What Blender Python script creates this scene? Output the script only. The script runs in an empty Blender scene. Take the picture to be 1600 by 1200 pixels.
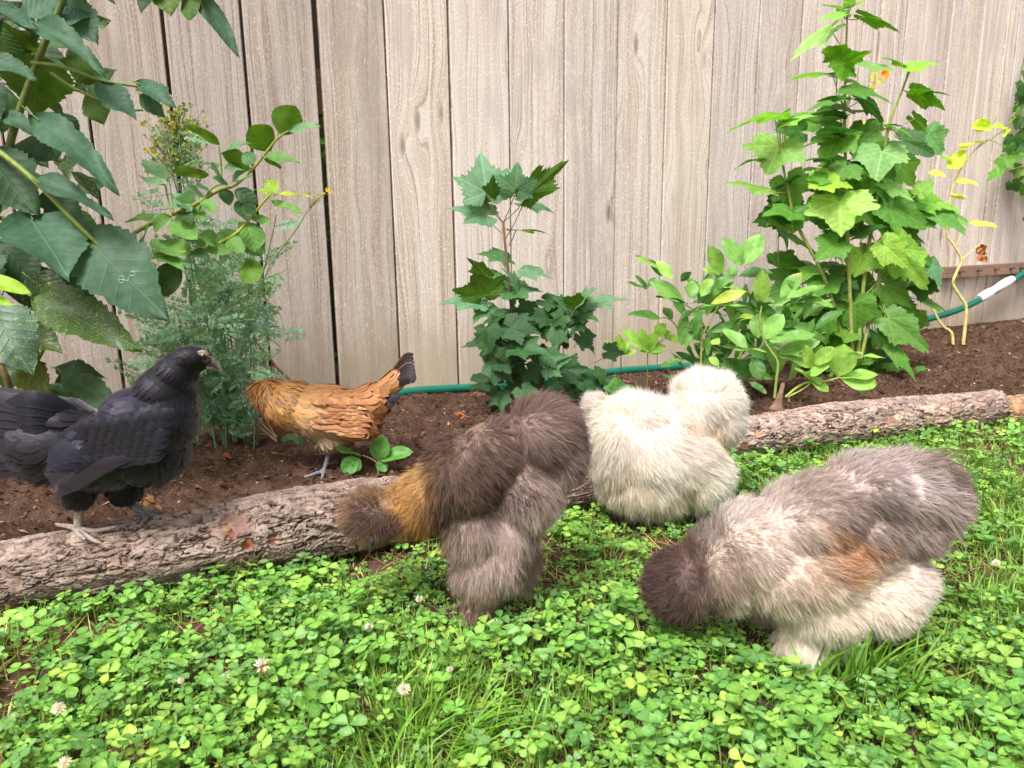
import bpy, math, random
import numpy as np
from mathutils import Vector

# ------------------------------------------------------------------ camera, world, sun, exposure
sc = bpy.context.scene
COL = sc.collection
FPX = 1202.0                       # focal length in pixels of the 1600 px wide photograph
CAMZ = 0.42
_p, _t = math.radians(12.8), math.radians(0.76)
CF = np.array([0, math.cos(_p), -math.sin(_p)])
_U0 = np.array([0, math.sin(_p), math.cos(_p)]); _X = np.array([1.0, 0, 0])
CR = math.cos(_t)*_X - math.sin(_t)*_U0
CU = math.cos(_t)*_U0 + math.sin(_t)*_X
CAM = np.array([0, 0, CAMZ])
cd = bpy.data.cameras.new("camera"); co = bpy.data.objects.new("camera", cd); COL.objects.link(co)
from mathutils import Matrix
M4 = Matrix.Identity(4)
for i in range(3):
    M4[i][0] = CR[i]; M4[i][1] = CU[i]; M4[i][2] = -CF[i]; M4[i][3] = CAM[i]
co.matrix_world = M4
cd.sensor_width = 36; cd.lens = FPX*36/1600; cd.clip_start = 0.02; cd.clip_end = 500
cd.dof.use_dof = True; cd.dof.focus_distance = 0.98; cd.dof.aperture_fstop = 16.0
sc.camera = co

SUN_EL, SUN_AZ = 58.0, 205.0       # azimuth clockwise from +Y: light from behind and a little left
w = bpy.data.worlds.new("World"); sc.world = w; w.use_nodes = True
nt = w.node_tree; nt.nodes.clear()
sky = nt.nodes.new('ShaderNodeTexSky'); sky.sky_type = 'NISHITA'; sky.sun_disc = False
sky.sun_elevation = math.radians(SUN_EL); sky.sun_rotation = math.radians(SUN_AZ)
sky.dust_density = 6.0; sky.air_density = 1.0; sky.ozone_density = 1.0
hs = nt.nodes.new('ShaderNodeHueSaturation'); hs.inputs['Saturation'].default_value = 0.15
bg = nt.nodes.new('ShaderNodeBackground'); bg.inputs['Strength'].default_value = 0.105
ow = nt.nodes.new('ShaderNodeOutputWorld')
nt.links.new(sky.outputs[0], hs.inputs['Color']); nt.links.new(hs.outputs[0], bg.inputs['Color']); nt.links.new(bg.outputs[0], ow.inputs['Surface'])
sd = bpy.data.lights.new("sun", 'SUN'); sd.energy = 2.0; sd.angle = math.radians(20); sd.color = (1.0, 0.98, 0.955)
so = bpy.data.objects.new("sun", sd); COL.objects.link(so)
_e, _a = math.radians(SUN_EL), math.radians(SUN_AZ)
so.rotation_euler = Vector((math.cos(_e)*math.sin(_a), math.cos(_e)*math.cos(_a), math.sin(_e))).to_track_quat('Z', 'Y').to_euler()
sc.view_settings.view_transform = 'Standard'; sc.view_settings.look = 'None'
sc.view_settings.exposure = 0.97; sc.view_settings.gamma = 1.0
sc.render.engine = 'CYCLES'
sc.cycles.max_bounces = 7; sc.cycles.diffuse_bounces = 4; sc.cycles.transmission_bounces = 4; sc.cycles.glossy_bounces = 2
sc.cycles.use_denoising = True

# ------------------------------------------------------------------ helpers
RS = np.random.RandomState(7)
random.seed(3)
def ray(u, v): return CF*FPX + CR*(u-800) - CU*(v-600)
def P(u, v, Y):
    d = ray(u, v); return CAM + d*(Y/d[1])
def G(u, v, z=0.0):
    d = ray(u, v); return CAM + d*((z-CAMZ)/d[2])
def pxm(Y): return Y/ (FPX*0.985)          # metres per photo pixel, roughly, at depth Y
FE = np.array([math.cos(math.radians(24)), math.sin(math.radians(24)), 0.0])
FN = np.array([-FE[1], FE[0], 0.0]); FC = 1.699; FS0 = 0.0446; PITCH = 0.143
def F(u, v, off=0.0):                       # point on the fence face (off metres towards the viewer)
    d = ray(u, v); return CAM + d*((FC-off)/(d@FN))
def lin(c):
    c = np.asarray(c, float)/255.0
    return np.where(c <= 0.04045, c/12.92, ((c+0.055)/1.055)**2.4)
def nrm(v):
    v = np.asarray(v, float); return v/np.maximum(np.linalg.norm(v, axis=-1, keepdims=True), 1e-9)
def _hash(ix, iy, iz, s):
    h = (ix.astype(np.int64)*73856093) ^ (iy.astype(np.int64)*19349663) ^ (iz.astype(np.int64)*83492791) ^ (s*2654435761)
    h = (h ^ (h >> 13)) * 1274126177; h = h & 0x7fffffff
    h = (h ^ (h >> 15)) * 2246822519; h = h & 0x7fffffff
    return ((h ^ (h >> 11)) & 0xffffff)/float(0xffffff)
def vn(p, s=0):                             # value noise, 0..1
    p = np.asarray(p, float); f = np.floor(p); r = p-f; r = r*r*(3-2*r); i = f.astype(np.int64)
    out = 0
    for a in (0, 1):
        for b in (0, 1):
            for c in (0, 1):
                wgt = (r[..., 0] if a else 1-r[..., 0])*(r[..., 1] if b else 1-r[..., 1])*(r[..., 2] if c else 1-r[..., 2])
                out = out + wgt*_hash(i[..., 0]+a, i[..., 1]+b, i[..., 2]+c, s)
    return out
def fbm(p, o=4, s=0):
    t = 0; a = 0.5; n = 0; p = np.asarray(p, float)
    for k in range(o):
        t = t + a*vn(p, s+k*17); n += a; p = p*2.03; a *= 0.5
    return t/n
def vor2(x, y, s=0, jit=0.9):               # jittered-grid Voronoi: F1, F2, id
    ix = np.floor(x).astype(np.int64); iy = np.floor(y).astype(np.int64)
    f1 = np.full(x.shape, 9.0); f2 = np.full(x.shape, 9.0); idd = np.zeros(x.shape)
    z = np.zeros_like(ix)
    for a in (-1, 0, 1):
        for b in (-1, 0, 1):
            cx = ix+a; cy = iy+b
            px = cx+0.5+jit*(_hash(cx, cy, z, s)-0.5); py = cy+0.5+jit*(_hash(cx, cy, z, s+5)-0.5)
            d = np.hypot(px-x, py-y); h = _hash(cx, cy, z, s+9)
            near = d < f1
            f2 = np.where(near, f1, np.minimum(f2, d)); idd = np.where(near, h, idd); f1 = np.where(near, d, f1)
    return f1, f2, idd
def tag(o, label=None, cat=None, group=None, kind=None):
    if label: o['label'] = label
    if cat: o['category'] = cat
    if group: o['group'] = group
    if kind: o['kind'] = kind
    return o
def empty(name, loc, label, cat, group=None):
    o = bpy.data.objects.new(name, None); COL.objects.link(o); o.location = Vector(loc); o.empty_display_size = 0.05
    return tag(o, label, cat, group)

class MB:
    """collects vertices, quads and triangles with a colour and a 3-value attribute per vertex"""
    def __init__(s): s.v = []; s.c = []; s.a = []; s.q = []; s.t = []; s.qm = []; s.tm = []; s.n = 0
    def add(s, v, q=None, t=None, c=(1, 1, 1), a=None, m=0):
        v = np.asarray(v, float).reshape(-1, 3); k = len(v)
        c = np.asarray(c, float)
        if c.ndim == 1: c = np.tile(c[:3], (k, 1))
        a = np.zeros((k, 3)) if a is None else np.asarray(a, float).reshape(-1, 3)
        s.v.append(v); s.c.append(c.reshape(-1, 3)); s.a.append(a)
        if q is not None and len(q): q = np.asarray(q, np.int64).reshape(-1, 4)+s.n; s.q.append(q); s.qm.append(np.full(len(q), m))
        if t is not None and len(t): t = np.asarray(t, np.int64).reshape(-1, 3)+s.n; s.t.append(t); s.tm.append(np.full(len(t), m))
        s.n += k
    def build(s, name, mats, parent=None, smooth=True):
        v = np.concatenate(s.v); c = np.concatenate(s.c); a = np.concatenate(s.a)
        q = np.concatenate(s.q) if s.q else np.zeros((0, 4), int); t = np.concatenate(s.t) if s.t else np.zeros((0, 3), int)
        mi = np.concatenate(s.qm+s.tm) if (s.qm or s.tm) else np.zeros(0, int)
        off = np.zeros(3)
        if parent is not None: off = np.array(parent.matrix_world_loc) if hasattr(parent, 'matrix_world_loc') else WLOC.get(parent.name, np.zeros(3))
        else:
            off = np.array([v[:, 0].mean(), v[:, 1].mean(), v[:, 2].min()])
        me = bpy.data.meshes.new(name)
        me.vertices.add(len(v)); me.vertices.foreach_set('co', (v-off).astype(np.float32).ravel())
        lv = np.concatenate([q.ravel(), t.ravel()]); me.loops.add(len(lv)); me.loops.foreach_set('vertex_index', lv.astype(np.int32))
        tot = np.concatenate([np.full(len(q), 4), np.full(len(t), 3)]); st = np.concatenate([[0], np.cumsum(tot)[:-1]]) if len(tot) else tot
        me.polygons.add(len(tot)); me.polygons.foreach_set('loop_start', st.astype(np.int32)); me.polygons.foreach_set('loop_total', tot.astype(np.int32))
        me.polygons.foreach_set('material_index', mi.astype(np.int32)); me.polygons.foreach_set('use_smooth', np.full(len(tot), smooth))
        ca = me.attributes.new('Col', 'FLOAT_COLOR', 'POINT'); ca.data.foreach_set('color', np.c_[c, np.ones(len(c))].astype(np.float32).ravel())
        aa = me.attributes.new('Pv', 'FLOAT_VECTOR', 'POINT'); aa.data.foreach_set('vector', a.astype(np.float32).ravel())
        me.update(calc_edges=True); me.validate()
        for m in (mats if isinstance(mats, (list, tuple)) else [mats]): me.materials.append(m)
        o = bpy.data.objects.new(name, me); COL.objects.link(o)
        if parent is not None: o.parent = parent; WLOC[o.name] = off; 
        else: o.location = Vector(off); WLOC[o.name] = off
        return o
WLOC = {}
def root(name, loc, label, cat, group=None):
    o = empty(name, loc, label, cat, group); WLOC[o.name] = np.array(loc, float); return o

def grid_faces(nu, nv, wrap=False):         # verts laid out [v][u]
    i = np.arange(nv-1)[:, None]*nu; j = np.arange(nu if wrap else nu-1)[None, :]; j2 = (j+1) % nu
    return np.stack([i+j, i+j2, i+nu+j2, i+nu+j], -1).reshape(-1, 4)
def box(mb, lo, hi, M=None, c=(1, 1, 1), a=None, m=0):
    x0, y0, z0 = lo; x1, y1, z1 = hi
    v = np.array([[x0,y0,z0],[x1,y0,z0],[x1,y1,z0],[x0,y1,z0],[x0,y0,z1],[x1,y0,z1],[x1,y1,z1],[x0,y1,z1]], float)
    f = [[0,3,2,1],[4,5,6,7],[0,1,5,4],[1,2,6,5],[2,3,7,6],[3,0,4,7]]
    if M is not None: v = M(v)
    mb.add(v, q=f, c=c, a=a, m=m)
def catmull(pts, n=8):
    p = np.asarray(pts, float)
    if len(p) < 3: return np.array([p[0]+(p[-1]-p[0])*t for t in np.linspace(0, 1, n)])
    p = np.vstack([2*p[0]-p[1], p, 2*p[-1]-p[-2]]); out = []
    for i in range(1, len(p)-2):
        for t in np.linspace(0, 1, n, endpoint=False):
            out.append(0.5*((2*p[i])+(-p[i-1]+p[i+1])*t+(2*p[i-1]-5*p[i]+4*p[i+1]-p[i+2])*t*t+(-p[i-1]+3*p[i]-3*p[i+1]+p[i+2])*t**3))
    out.append(p[-2]); return np.array(out)
def tube(mb, pts, r, sides=8, c=(1, 1, 1), smooth=6, m=0, bump=0.0):
    pts = catmull(pts, smooth) if smooth else np.asarray(pts, float)
    n = len(pts); r = np.interp(np.linspace(0, 1, n), np.linspace(0, 1, len(np.atleast_1d(r))), np.atleast_1d(r)) if np.ndim(r) else np.full(n, r)
    if bump: r = r*(1+bump*(vn(pts*180, 3)-0.5))
    T = nrm(np.gradient(pts, axis=0)); up = np.array([0.13, 0.2, 1.0]); A = nrm(np.cross(T, up)); B = np.cross(T, A)
    th = np.linspace(0, 2*math.pi, sides, endpoint=False)
    v = pts[:, None]+(A[:, None]*np.cos(th)[None, :, None]+B[:, None]*np.sin(th)[None, :, None])*r[:, None, None]
    k = len(v.reshape(-1, 3)); L = np.concatenate([[0], np.cumsum(np.linalg.norm(np.diff(pts, axis=0), axis=1))])
    a = np.zeros((n, sides, 3)); a[..., 0] = L[:, None]; a[..., 1] = th[None, :]
    if np.ndim(c) == 2: c = np.repeat(np.stack([np.interp(np.linspace(0, 1, n), np.linspace(0, 1, len(c)), np.asarray(c)[:, j]) for j in range(3)], 1), sides, 0)
    mb.add(v, q=grid_faces(sides, n, True), c=c, a=a, m=m)
    # caps
    for e in (0, n-1):
        ring = v[e]; cc = (c[e*sides] if np.ndim(c) == 2 else c)
        mb.add(np.vstack([ring, pts[e]]), t=[[j, (j+1) % sides, sides] if e else [(j+1) % sides, j, sides] for j in range(sides)], c=cc, m=m)

# ---- materials
class NT:
    def __init__(s, name):
        s.m = bpy.data.materials.new(name); s.m.use_nodes = True; s.t = s.m.node_tree; s.t.nodes.clear()
        s.out = s.n('ShaderNodeOutputMaterial')
    def n(s, t, **kw):
        x = s.t.nodes.new(t)
        for k, v in kw.items():
            if k.startswith('_'): setattr(x, k[1:], v)
            else: s.set(x, k, v)
        return x
    def set(s, x, k, v):
        k = k.replace('__', ' ')
        inp = x.inputs[int(k[1:])] if (k[0] == 'i' and k[1:].isdigit()) else x.inputs[k]
        if isinstance(v, bpy.types.NodeSocket): s.t.links.new(v, inp)
        elif isinstance(v, (tuple, list, np.ndarray)) and len(v) == 3 and inp.type == 'RGBA': inp.default_value = (*v, 1)
        else: inp.default_value = v
    def math(s, op, a, b=0.0, c=None, clamp=False):
        x = s.n('ShaderNodeMath', _operation=op, _use_clamp=clamp, i0=a, i1=b)
        if c is not None: s.set(x, 'i2', c)
        return x.outputs[0]
    def mix(s, f, a, b, mode='MIX'):
        x = s.n('ShaderNodeMix', _data_type='RGBA', _blend_type=mode); s.set(x, 'i0', f); s.set(x, 'i6', a); s.set(x, 'i7', b); return x.outputs[2]
    def attr(s, name): return s.n('ShaderNodeAttribute', _attribute_name=name)
    def noise(s, vec, scale, detail=3.0, rough=0.55, dist=0.0):
        x = s.n('ShaderNodeTexNoise', Scale=scale, Detail=detail, Roughness=rough, Distortion=dist)
        if vec is not None: s.set(x, 'Vector', vec)
        return x.outputs[0]
    def xyz(s, v):
        x = s.n('ShaderNodeSeparateXYZ', i0=v); return x.outputs
    def comb(s, x, y, z): return s.n('ShaderNodeCombineXYZ', i0=x, i1=y, i2=z).outputs[0]
    def smooth(s, v, a, b, lo=0.0, hi=1.0):
        x = s.n('ShaderNodeMapRange', _interpolation_type='SMOOTHSTEP', i0=v, i1=a, i2=b, i3=lo, i4=hi); return x.outputs[0]
    def obj(s): return s.n('ShaderNodeTexCoord').outputs['Object']
    def bump(s, h, strength=0.3, dist=0.002, nrm_=None):
        x = s.n('ShaderNodeBump', Strength=strength, Distance=dist, Height=h)
        if nrm_ is not None: s.set(x, 'Normal', nrm_)
        return x.outputs[0]
    def pbsdf(s, **kw): return s.n('ShaderNodeBsdfPrincipled', **kw)
    def done(s, sh): s.t.links.new(sh, s.out.inputs['Surface']); return s.m

def mat_wood():
    t = NT('weathered_board'); a = t.attr('Pv').outputs['Vector']; x, y, z = t.xyz(a)    # x across board, y up, z seed
    col = t.attr('Col').outputs['Color']
    sd_ = t.math('MULTIPLY', z, 13.7)
    kc = t.comb(t.math('MULTIPLY', x, 13.0), t.math('MULTIPLY', y, 3.4), sd_)
    vo = t.n('ShaderNodeTexVoronoi', _feature='F1', Vector=kc, Scale=1.0, Randomness=1.0); kd = vo.outputs['Distance']
    infl = t.math('POWER', 2.718, t.math('MULTIPLY', t.math('MULTIPLY', kd, kd), -14.0))
    low = t.noise(t.comb(t.math('MULTIPLY', x, 9.0), t.math('MULTIPLY', y, 1.6), sd_), 1.0, 3.0)
    gx = t.math('ADD', t.math('ADD', x, t.math('MULTIPLY', infl, 0.026)), t.math('MULTIPLY', low, 0.05))
    g1 = t.noise(t.comb(t.math('MULTIPLY', gx, 260.0), t.math('MULTIPLY', y, 2.0), sd_), 1.0, 2.0, 0.5)
    g2 = t.noise(t.comb(t.math('MULTIPLY', gx, 620.0), t.math('MULTIPLY', y, 9.0), sd_), 1.0, 3.0, 0.6)
    g3 = t.noise(t.comb(t.math('MULTIPLY', gx, 60.0), t.math('MULTIPLY', y, 1.2), sd_), 1.0, 3.0, 0.6)
    sp = t.noise(t.comb(t.math('MULTIPLY', x, 560.0), t.math('MULTIPLY', y, 170.0), sd_), 1.0, 2.0, 0.6)
    ring = t.math('ABSOLUTE', t.math('SINE', t.math('MULTIPLY', gx, 640.0)))
    base = t.mix(t.smooth(g3, 0.38, 0.68), col, t.mix(1.0, col, (0.80, 0.745, 0.70), 'MULTIPLY'))
    base = t.mix(t.smooth(g1, 0.50, 0.70, 0, 0.85), base, t.mix(1.0, col, (0.52, 0.43, 0.37), 'MULTIPLY'))
    base = t.mix(t.smooth(ring, 0.0, 0.25, 0.55, 0.0), base, t.mix(1.0, col, (0.62, 0.53, 0.46), 'MULTIPLY'))
    base = t.mix(t.smooth(g2, 0.52, 0.7, 0, 0.35), base, t.mix(1.0, col, (1.22, 1.22, 1.22), 'MULTIPLY'))
    base = t.mix(t.smooth(sp, 0.56, 0.68, 0, 0.8), base, t.mix(1.0, col, (1.35, 1.35, 1.35), 'MULTIPLY'))
    base = t.mix(t.smooth(sp, 0.30, 0.44, 0.6, 0), base, t.mix(1.0, col, (0.62, 0.57, 0.54), 'MULTIPLY'))
    on = t.math('GREATER_THAN', t.xyz(vo.outputs['Color'])[0], 0.22)
    km = t.math('MULTIPLY', t.smooth(kd, 0.04, 0.095, 1, 0), on)
    kr = t.math('MULTIPLY', t.smooth(t.math('ABSOLUTE', t.math('SUBTRACT', kd, 0.085)), 0.0, 0.035, 0.55, 0), on)
    base = t.mix(kr, base, t.mix(1.0, col, (0.62, 0.56, 0.52), 'MULTIPLY'))
    base = t.mix(t.math('MULTIPLY', km, 0.7), base, (0.19, 0.14, 0.11))
    big = t.noise(t.comb(t.math('MULTIPLY', x, 12.0), t.math('MULTIPLY', y, 5.0), sd_), 1.0, 4.0, 0.6)
    base = t.mix(t.smooth(big, 0.48, 0.72, 0, 0.5), base, t.mix(1.0, col, (0.64, 0.62, 0.64), 'MULTIPLY'))
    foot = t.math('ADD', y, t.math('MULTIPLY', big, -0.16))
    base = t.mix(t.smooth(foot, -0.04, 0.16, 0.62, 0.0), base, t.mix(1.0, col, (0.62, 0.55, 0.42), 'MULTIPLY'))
    h = t.math('ADD', t.math('MULTIPLY', g1, -0.5), t.math('ADD', t.math('MULTIPLY', sp, 0.55), t.math('MULTIPLY', g2, 0.4)))
    h = t.math('ADD', h, t.math('MULTIPLY', kr, -0.7))
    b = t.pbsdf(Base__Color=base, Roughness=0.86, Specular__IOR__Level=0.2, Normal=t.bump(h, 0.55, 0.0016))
    return t.done(b.outputs[0])
def mat_bark():
    t = NT('bark'); a = t.xyz(t.attr('Pv').outputs['Vector']); col = t.attr('Col').outputs['Color']; o = t.obj()
    n1 = t.noise(o, 55.0, 5.0, 0.65); n2 = t.noise(o, 340.0, 4.0, 0.7); n3 = t.noise(o, 14.0, 3.0)
    base = t.mix(t.smooth(n1, 0.35, 0.68), t.mix(1.0, col, (0.66, 0.58, 0.56), 'MULTIPLY'), t.mix(1.0, col, (1.2, 1.16, 1.14), 'MULTIPLY'))
    base = t.mix(t.smooth(n2, 0.55, 0.75, 0, 0.5), base, t.mix(1.0, base, (1.5, 1.5, 1.5), 'MULTIPLY'))
    base = t.mix(t.smooth(n2, 0.27, 0.42, 0.5, 0), base, t.mix(1.0, base, (0.5, 0.45, 0.42), 'MULTIPLY'))
    base = t.mix(t.smooth(n3, 0.5, 0.72, 0, 0.45), base, t.mix(1.0, base, (1.12, 0.9, 0.78), 'MULTIPLY'))
    b = t.pbsdf(Base__Color=base, Roughness=0.9, Specular__IOR__Level=0.2, Normal=t.bump(t.math('ADD', n2, t.math('MULTIPLY', n1, 1.4)), 0.8, 0.0022))
    return t.done(b.outputs[0])
def mat_soil():
    t = NT('soil'); o = t.obj(); n1 = t.noise(o, 22.0, 5.0, 0.6); n2 = t.noise(o, 260.0, 5.0, 0.75); n3 = t.noise(o, 900.0, 2.0, 0.6)
    base = t.mix(t.smooth(n1, 0.35, 0.7), (0.075, 0.040, 0.026), (0.155, 0.090, 0.060))
    base = t.mix(t.smooth(n2, 0.5, 0.72), base, (0.23, 0.14, 0.095))
    base = t.mix(t.smooth(n2, 0.3, 0.45, 0.8, 0), base, (0.03, 0.016, 0.011))
    base = t.mix(t.smooth(n3, 0.68, 0.8, 0, 0.6), base, (0.36, 0.27, 0.2))
    b = t.pbsdf(Base__Color=base, Roughness=0.93, Specular__IOR__Level=0.15, Normal=t.bump(t.math('ADD', n2, t.math('MULTIPLY', n3, 0.5)), 1.0, 0.004))
    return t.done(b.outputs[0])
def mat_plain(name, rough=0.7, spec=0.3, noise=0.25, scale=120.0, bump=0.2, coat=0.0):
    t = NT(name); col = t.attr('Col').outputs['Color']; n = t.noise(t.obj(), scale, 4.0, 0.6)
    base = t.mix(t.smooth(n, 0.3, 0.7), t.mix(1.0, col, (1-noise,)*3, 'MULTIPLY'), t.mix(1.0, col, (1+noise,)*3, 'MULTIPLY'))
    b = t.pbsdf(Base__Color=base, Roughness=rough, Specular__IOR__Level=spec, Coat__Weight=coat, Normal=t.bump(n, bump, 0.001))
    return t.done(b.outputs[0])
def mat_leaf(name, trc=(1.5, 1.45, 0.7), vein=(1.5, 1.45, 1.6), veinw=0.035, veins=0.8, rough=0.45, trans=0.35, spec=0.4, mottled=0.0, sheen=0.0):
    t = NT(name); col = t.attr('Col').outputs['Color']; x, y, z = t.xyz(t.attr('Pv').outputs['Vector'])
    main = t.smooth(x, veinw*0.4, veinw, 1, 0)
    fr = t.math('ABSOLUTE', t.math('SUBTRACT', t.math('FRACT', y), 0.5))          # 0.5 on a side vein
    side = t.smooth(fr, 0.40, 0.5, 0, 0.75)
    vm = t.math('MAXIMUM', main, t.math('MULTIPLY', side, veins))
    geo = t.n('ShaderNodeNewGeometry'); back = geo.outputs['Backfacing']
    n = t.noise(t.obj(), 90.0, 4.0, 0.6)
    base = t.mix(t.smooth(n, 0.3, 0.7), t.mix(1.0, col, (0.82, 0.84, 0.8), 'MULTIPLY'), t.mix(1.0, col, (1.18, 1.14, 1.2), 'MULTIPLY'))
    if mottled:
        n5 = t.noise(t.obj(), 260.0, 5.0, 0.75, 1.5)
        base = t.mix(t.smooth(n5, 0.56, 0.62, 0, mottled), base, (0.32, 0.42, 0.10))
    base = t.mix(t.math('MULTIPLY', vm, 0.55), base, t.mix(1.0, col, vein, 'MULTIPLY'))
    base = t.mix(t.math('MULTIPLY', back, 0.6), base, t.mix(1.0, base, (1.5, 1.25, 0.7), 'MULTIPLY'))
    h = t.math('ADD', t.math('MULTIPLY', vm, -1.0), t.math('MULTIPLY', fr, -0.9))
    bm = t.bump(t.math('ADD', h, t.math('MULTIPLY', n, 0.4)), 0.45, 0.0012)
    b = t.pbsdf(Base__Color=base, Roughness=rough, Specular__IOR__Level=spec, Normal=bm)
    tr = t.n('ShaderNodeBsdfTranslucent', Color=t.mix(1.0, base, trc, 'MULTIPLY'), Normal=bm)
    ms = t.n('ShaderNodeMixShader', i0=trans); t.t.links.new(b.outputs[0], ms.inputs[1]); t.t.links.new(tr.outputs[0], ms.inputs[2])
    return t.done(ms.outputs[0])
def mat_fur(name, rough=0.75, trans=0.25, spec=0.25):
    t = NT(name); col = t.attr('Col').outputs['Color']
    b = t.pbsdf(Base__Color=col, Roughness=rough, Specular__IOR__Level=spec)
    tr = t.n('ShaderNodeBsdfTranslucent', Color=col)
    ms = t.n('ShaderNodeMixShader', i0=trans); t.t.links.new(b.outputs[0], ms.inputs[1]); t.t.links.new(tr.outputs[0], ms.inputs[2])
    return t.done(ms.outputs[0])
def mat_feather(name, rough=0.5, spec=0.4, tint=None):
    t = NT(name); col = t.attr('Col').outputs['Color']; x, y, z = t.xyz(t.attr('Pv').outputs['Vector'])   # x across -1..1, y along 0..1
    barb = t.noise(t.comb(z, t.math('MULTIPLY', t.math('SUBTRACT', y, t.math('MULTIPLY', t.math('ABSOLUTE', x), -0.5)), 34.0), t.math('MULTIPLY', x, 1.5)), 1.0, 3.0, 0.6)
    shaft = t.smooth(t.math('ABSOLUTE', x), 0.02, 0.07, 0.5, 0)
    base = t.mix(t.smooth(barb, 0.3, 0.7), t.mix(1.0, col, (0.72, 0.72, 0.72), 'MULTIPLY'), t.mix(1.0, col, (1.25, 1.25, 1.25), 'MULTIPLY'))
    base = t.mix(shaft, base, t.mix(1.0, col, (1.3, 1.2, 1.1), 'MULTIPLY'))
    kw = {}
    b = t.pbsdf(Base__Color=base, Roughness=rough, Specular__IOR__Level=spec, Normal=t.bump(barb, 0.35, 0.0008))
    if tint is not None:
        t.set(b, 'Specular Tint', tint)
        t.set(b, 'Sheen Weight', 0.35); t.set(b, 'Sheen Tint', tint); t.set(b, 'Sheen Roughness', 0.4)
    return t.done(b.outputs[0])
M_WOOD = mat_wood(); M_BARK = mat_bark(); M_SOIL = mat_soil()
M_CHIP = mat_plain('crumb', 0.9, 0.15, 0.35, 400.0, 0.5)
M_STEM = mat_plain('stem', 0.5, 0.35, 0.2, 160.0, 0.25)
M_HOSE = mat_plain('hose_vinyl', 0.32, 0.5, 0.06, 40.0, 0.05)
M_PLASTIC = mat_plain('white_plastic', 0.45, 0.4, 0.06, 90.0, 0.1)
M_METAL = mat_plain('rusty_screw', 0.6, 0.4, 0.3, 500.0, 0.3)

# ------------------------------------------------------------------ ground, lawn soil, planting bed
LOGA = G(-120, 975, 0.0); LOGB = G(900, 800, 0.0); LOGC = G(1130, 722, 0.0); LOGD = G(1600, 655, 0.0)
def log_line_y(x):                           # y of the lawn edge (front foot of the logs) at world x
    xs = np.array([-3, LOGA[0], LOGB[0], LOGC[0], LOGD[0], 4.0]); ys = np.array([LOGA[1]-0.9, LOGA[1], LOGB[1], LOGC[1], LOGD[1], LOGD[1]+0.85])
    return np.interp(x, xs, ys)
SOILZ = 0.034
def bed_z(x, y):
    d = y-log_line_y(x); base = SOILZ*np.clip((d-0.005)/0.07, 0, 1)-0.012*(1-np.clip(d/0.05, 0, 1))
    sf = x*FE[0]+y*FE[1]; df = FC-(x*FN[0]+y*FN[1])          # position along the fence, distance from it
    pf = np.interp(sf, [-1, 0, .15, .31, .49, .68, .89, 1.05, 1.24, 1.54, 1.8, 2.1, 2.7], [-.006, -.006, -.010, -.003, .003, -.005, -.005, -.004, -.010, -.012, .005, .025, .027])
    k = np.clip(1-df/0.45, 0, 1)**0.7; base = base*(1-k)+np.minimum(pf, 0.03)*k
    p = np.stack([x, y, np.zeros_like(x)], -1)
    n = (fbm(p*9, 3, 1)-0.5)*0.022+(fbm(p*60, 4, 2)-0.5)*0.018+np.maximum(0, fbm(p*120, 3, 8)-0.5)*0.034
    return base+n*np.clip(d/0.06, 0.15, 1)*np.clip(df/0.10, 0.3, 1)
def lawn_z(x, y):
    p = np.stack([x, y, np.zeros_like(x)], -1); return (fbm(p*6, 3, 5)-0.5)*0.016-0.002
mb = MB(); S = 90.0
n_ = 41; gx, gy = np.meshgrid(np.linspace(-S, S, n_), np.linspace(-S, S, n_))
mb.add(np.stack([gx, gy, np.full_like(gx, -0.03)], -1), q=grid_faces(n_, n_), c=lin((70, 80, 45)))
tag(mb.build('ground', M_SOIL), kind='structure', label='bare brown earth under lawn and planting bed')
mb = MB(); gx, gy = np.meshgrid(np.linspace(-1.8, 2.6, 440), np.linspace(0.05, 2.2, 215))
v = np.stack([gx, gy, lawn_z(gx, gy)-0.03*(gy > log_line_y(gx)+0.10)], -1)
mb.add(v, q=grid_faces(440, 215)); tag(mb.build('lawn_soil', M_SOIL), kind='structure', label='dark earth and thatch beneath the clover lawn')
mb = MB(); nu, nv = 1000, 260
ux = np.linspace(-1.9, 3.1, nu); tt = np.linspace(0, 1, nv)
X_ = np.tile(ux, (nv, 1)); y0 = log_line_y(ux)+0.012; y1 = (FC-0.0+ux*FE[1])/FE[0]+0.05
Y_ = y0[None]+(y1-y0)[None]*tt[:, None]
mb.add(np.stack([X_, Y_, bed_z(X_, Y_)], -1), q=grid_faces(nu, nv)); tag(mb.build('planting_bed', M_SOIL), kind='structure', label='loose dark brown soil of the bed between logs and fence')

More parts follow.
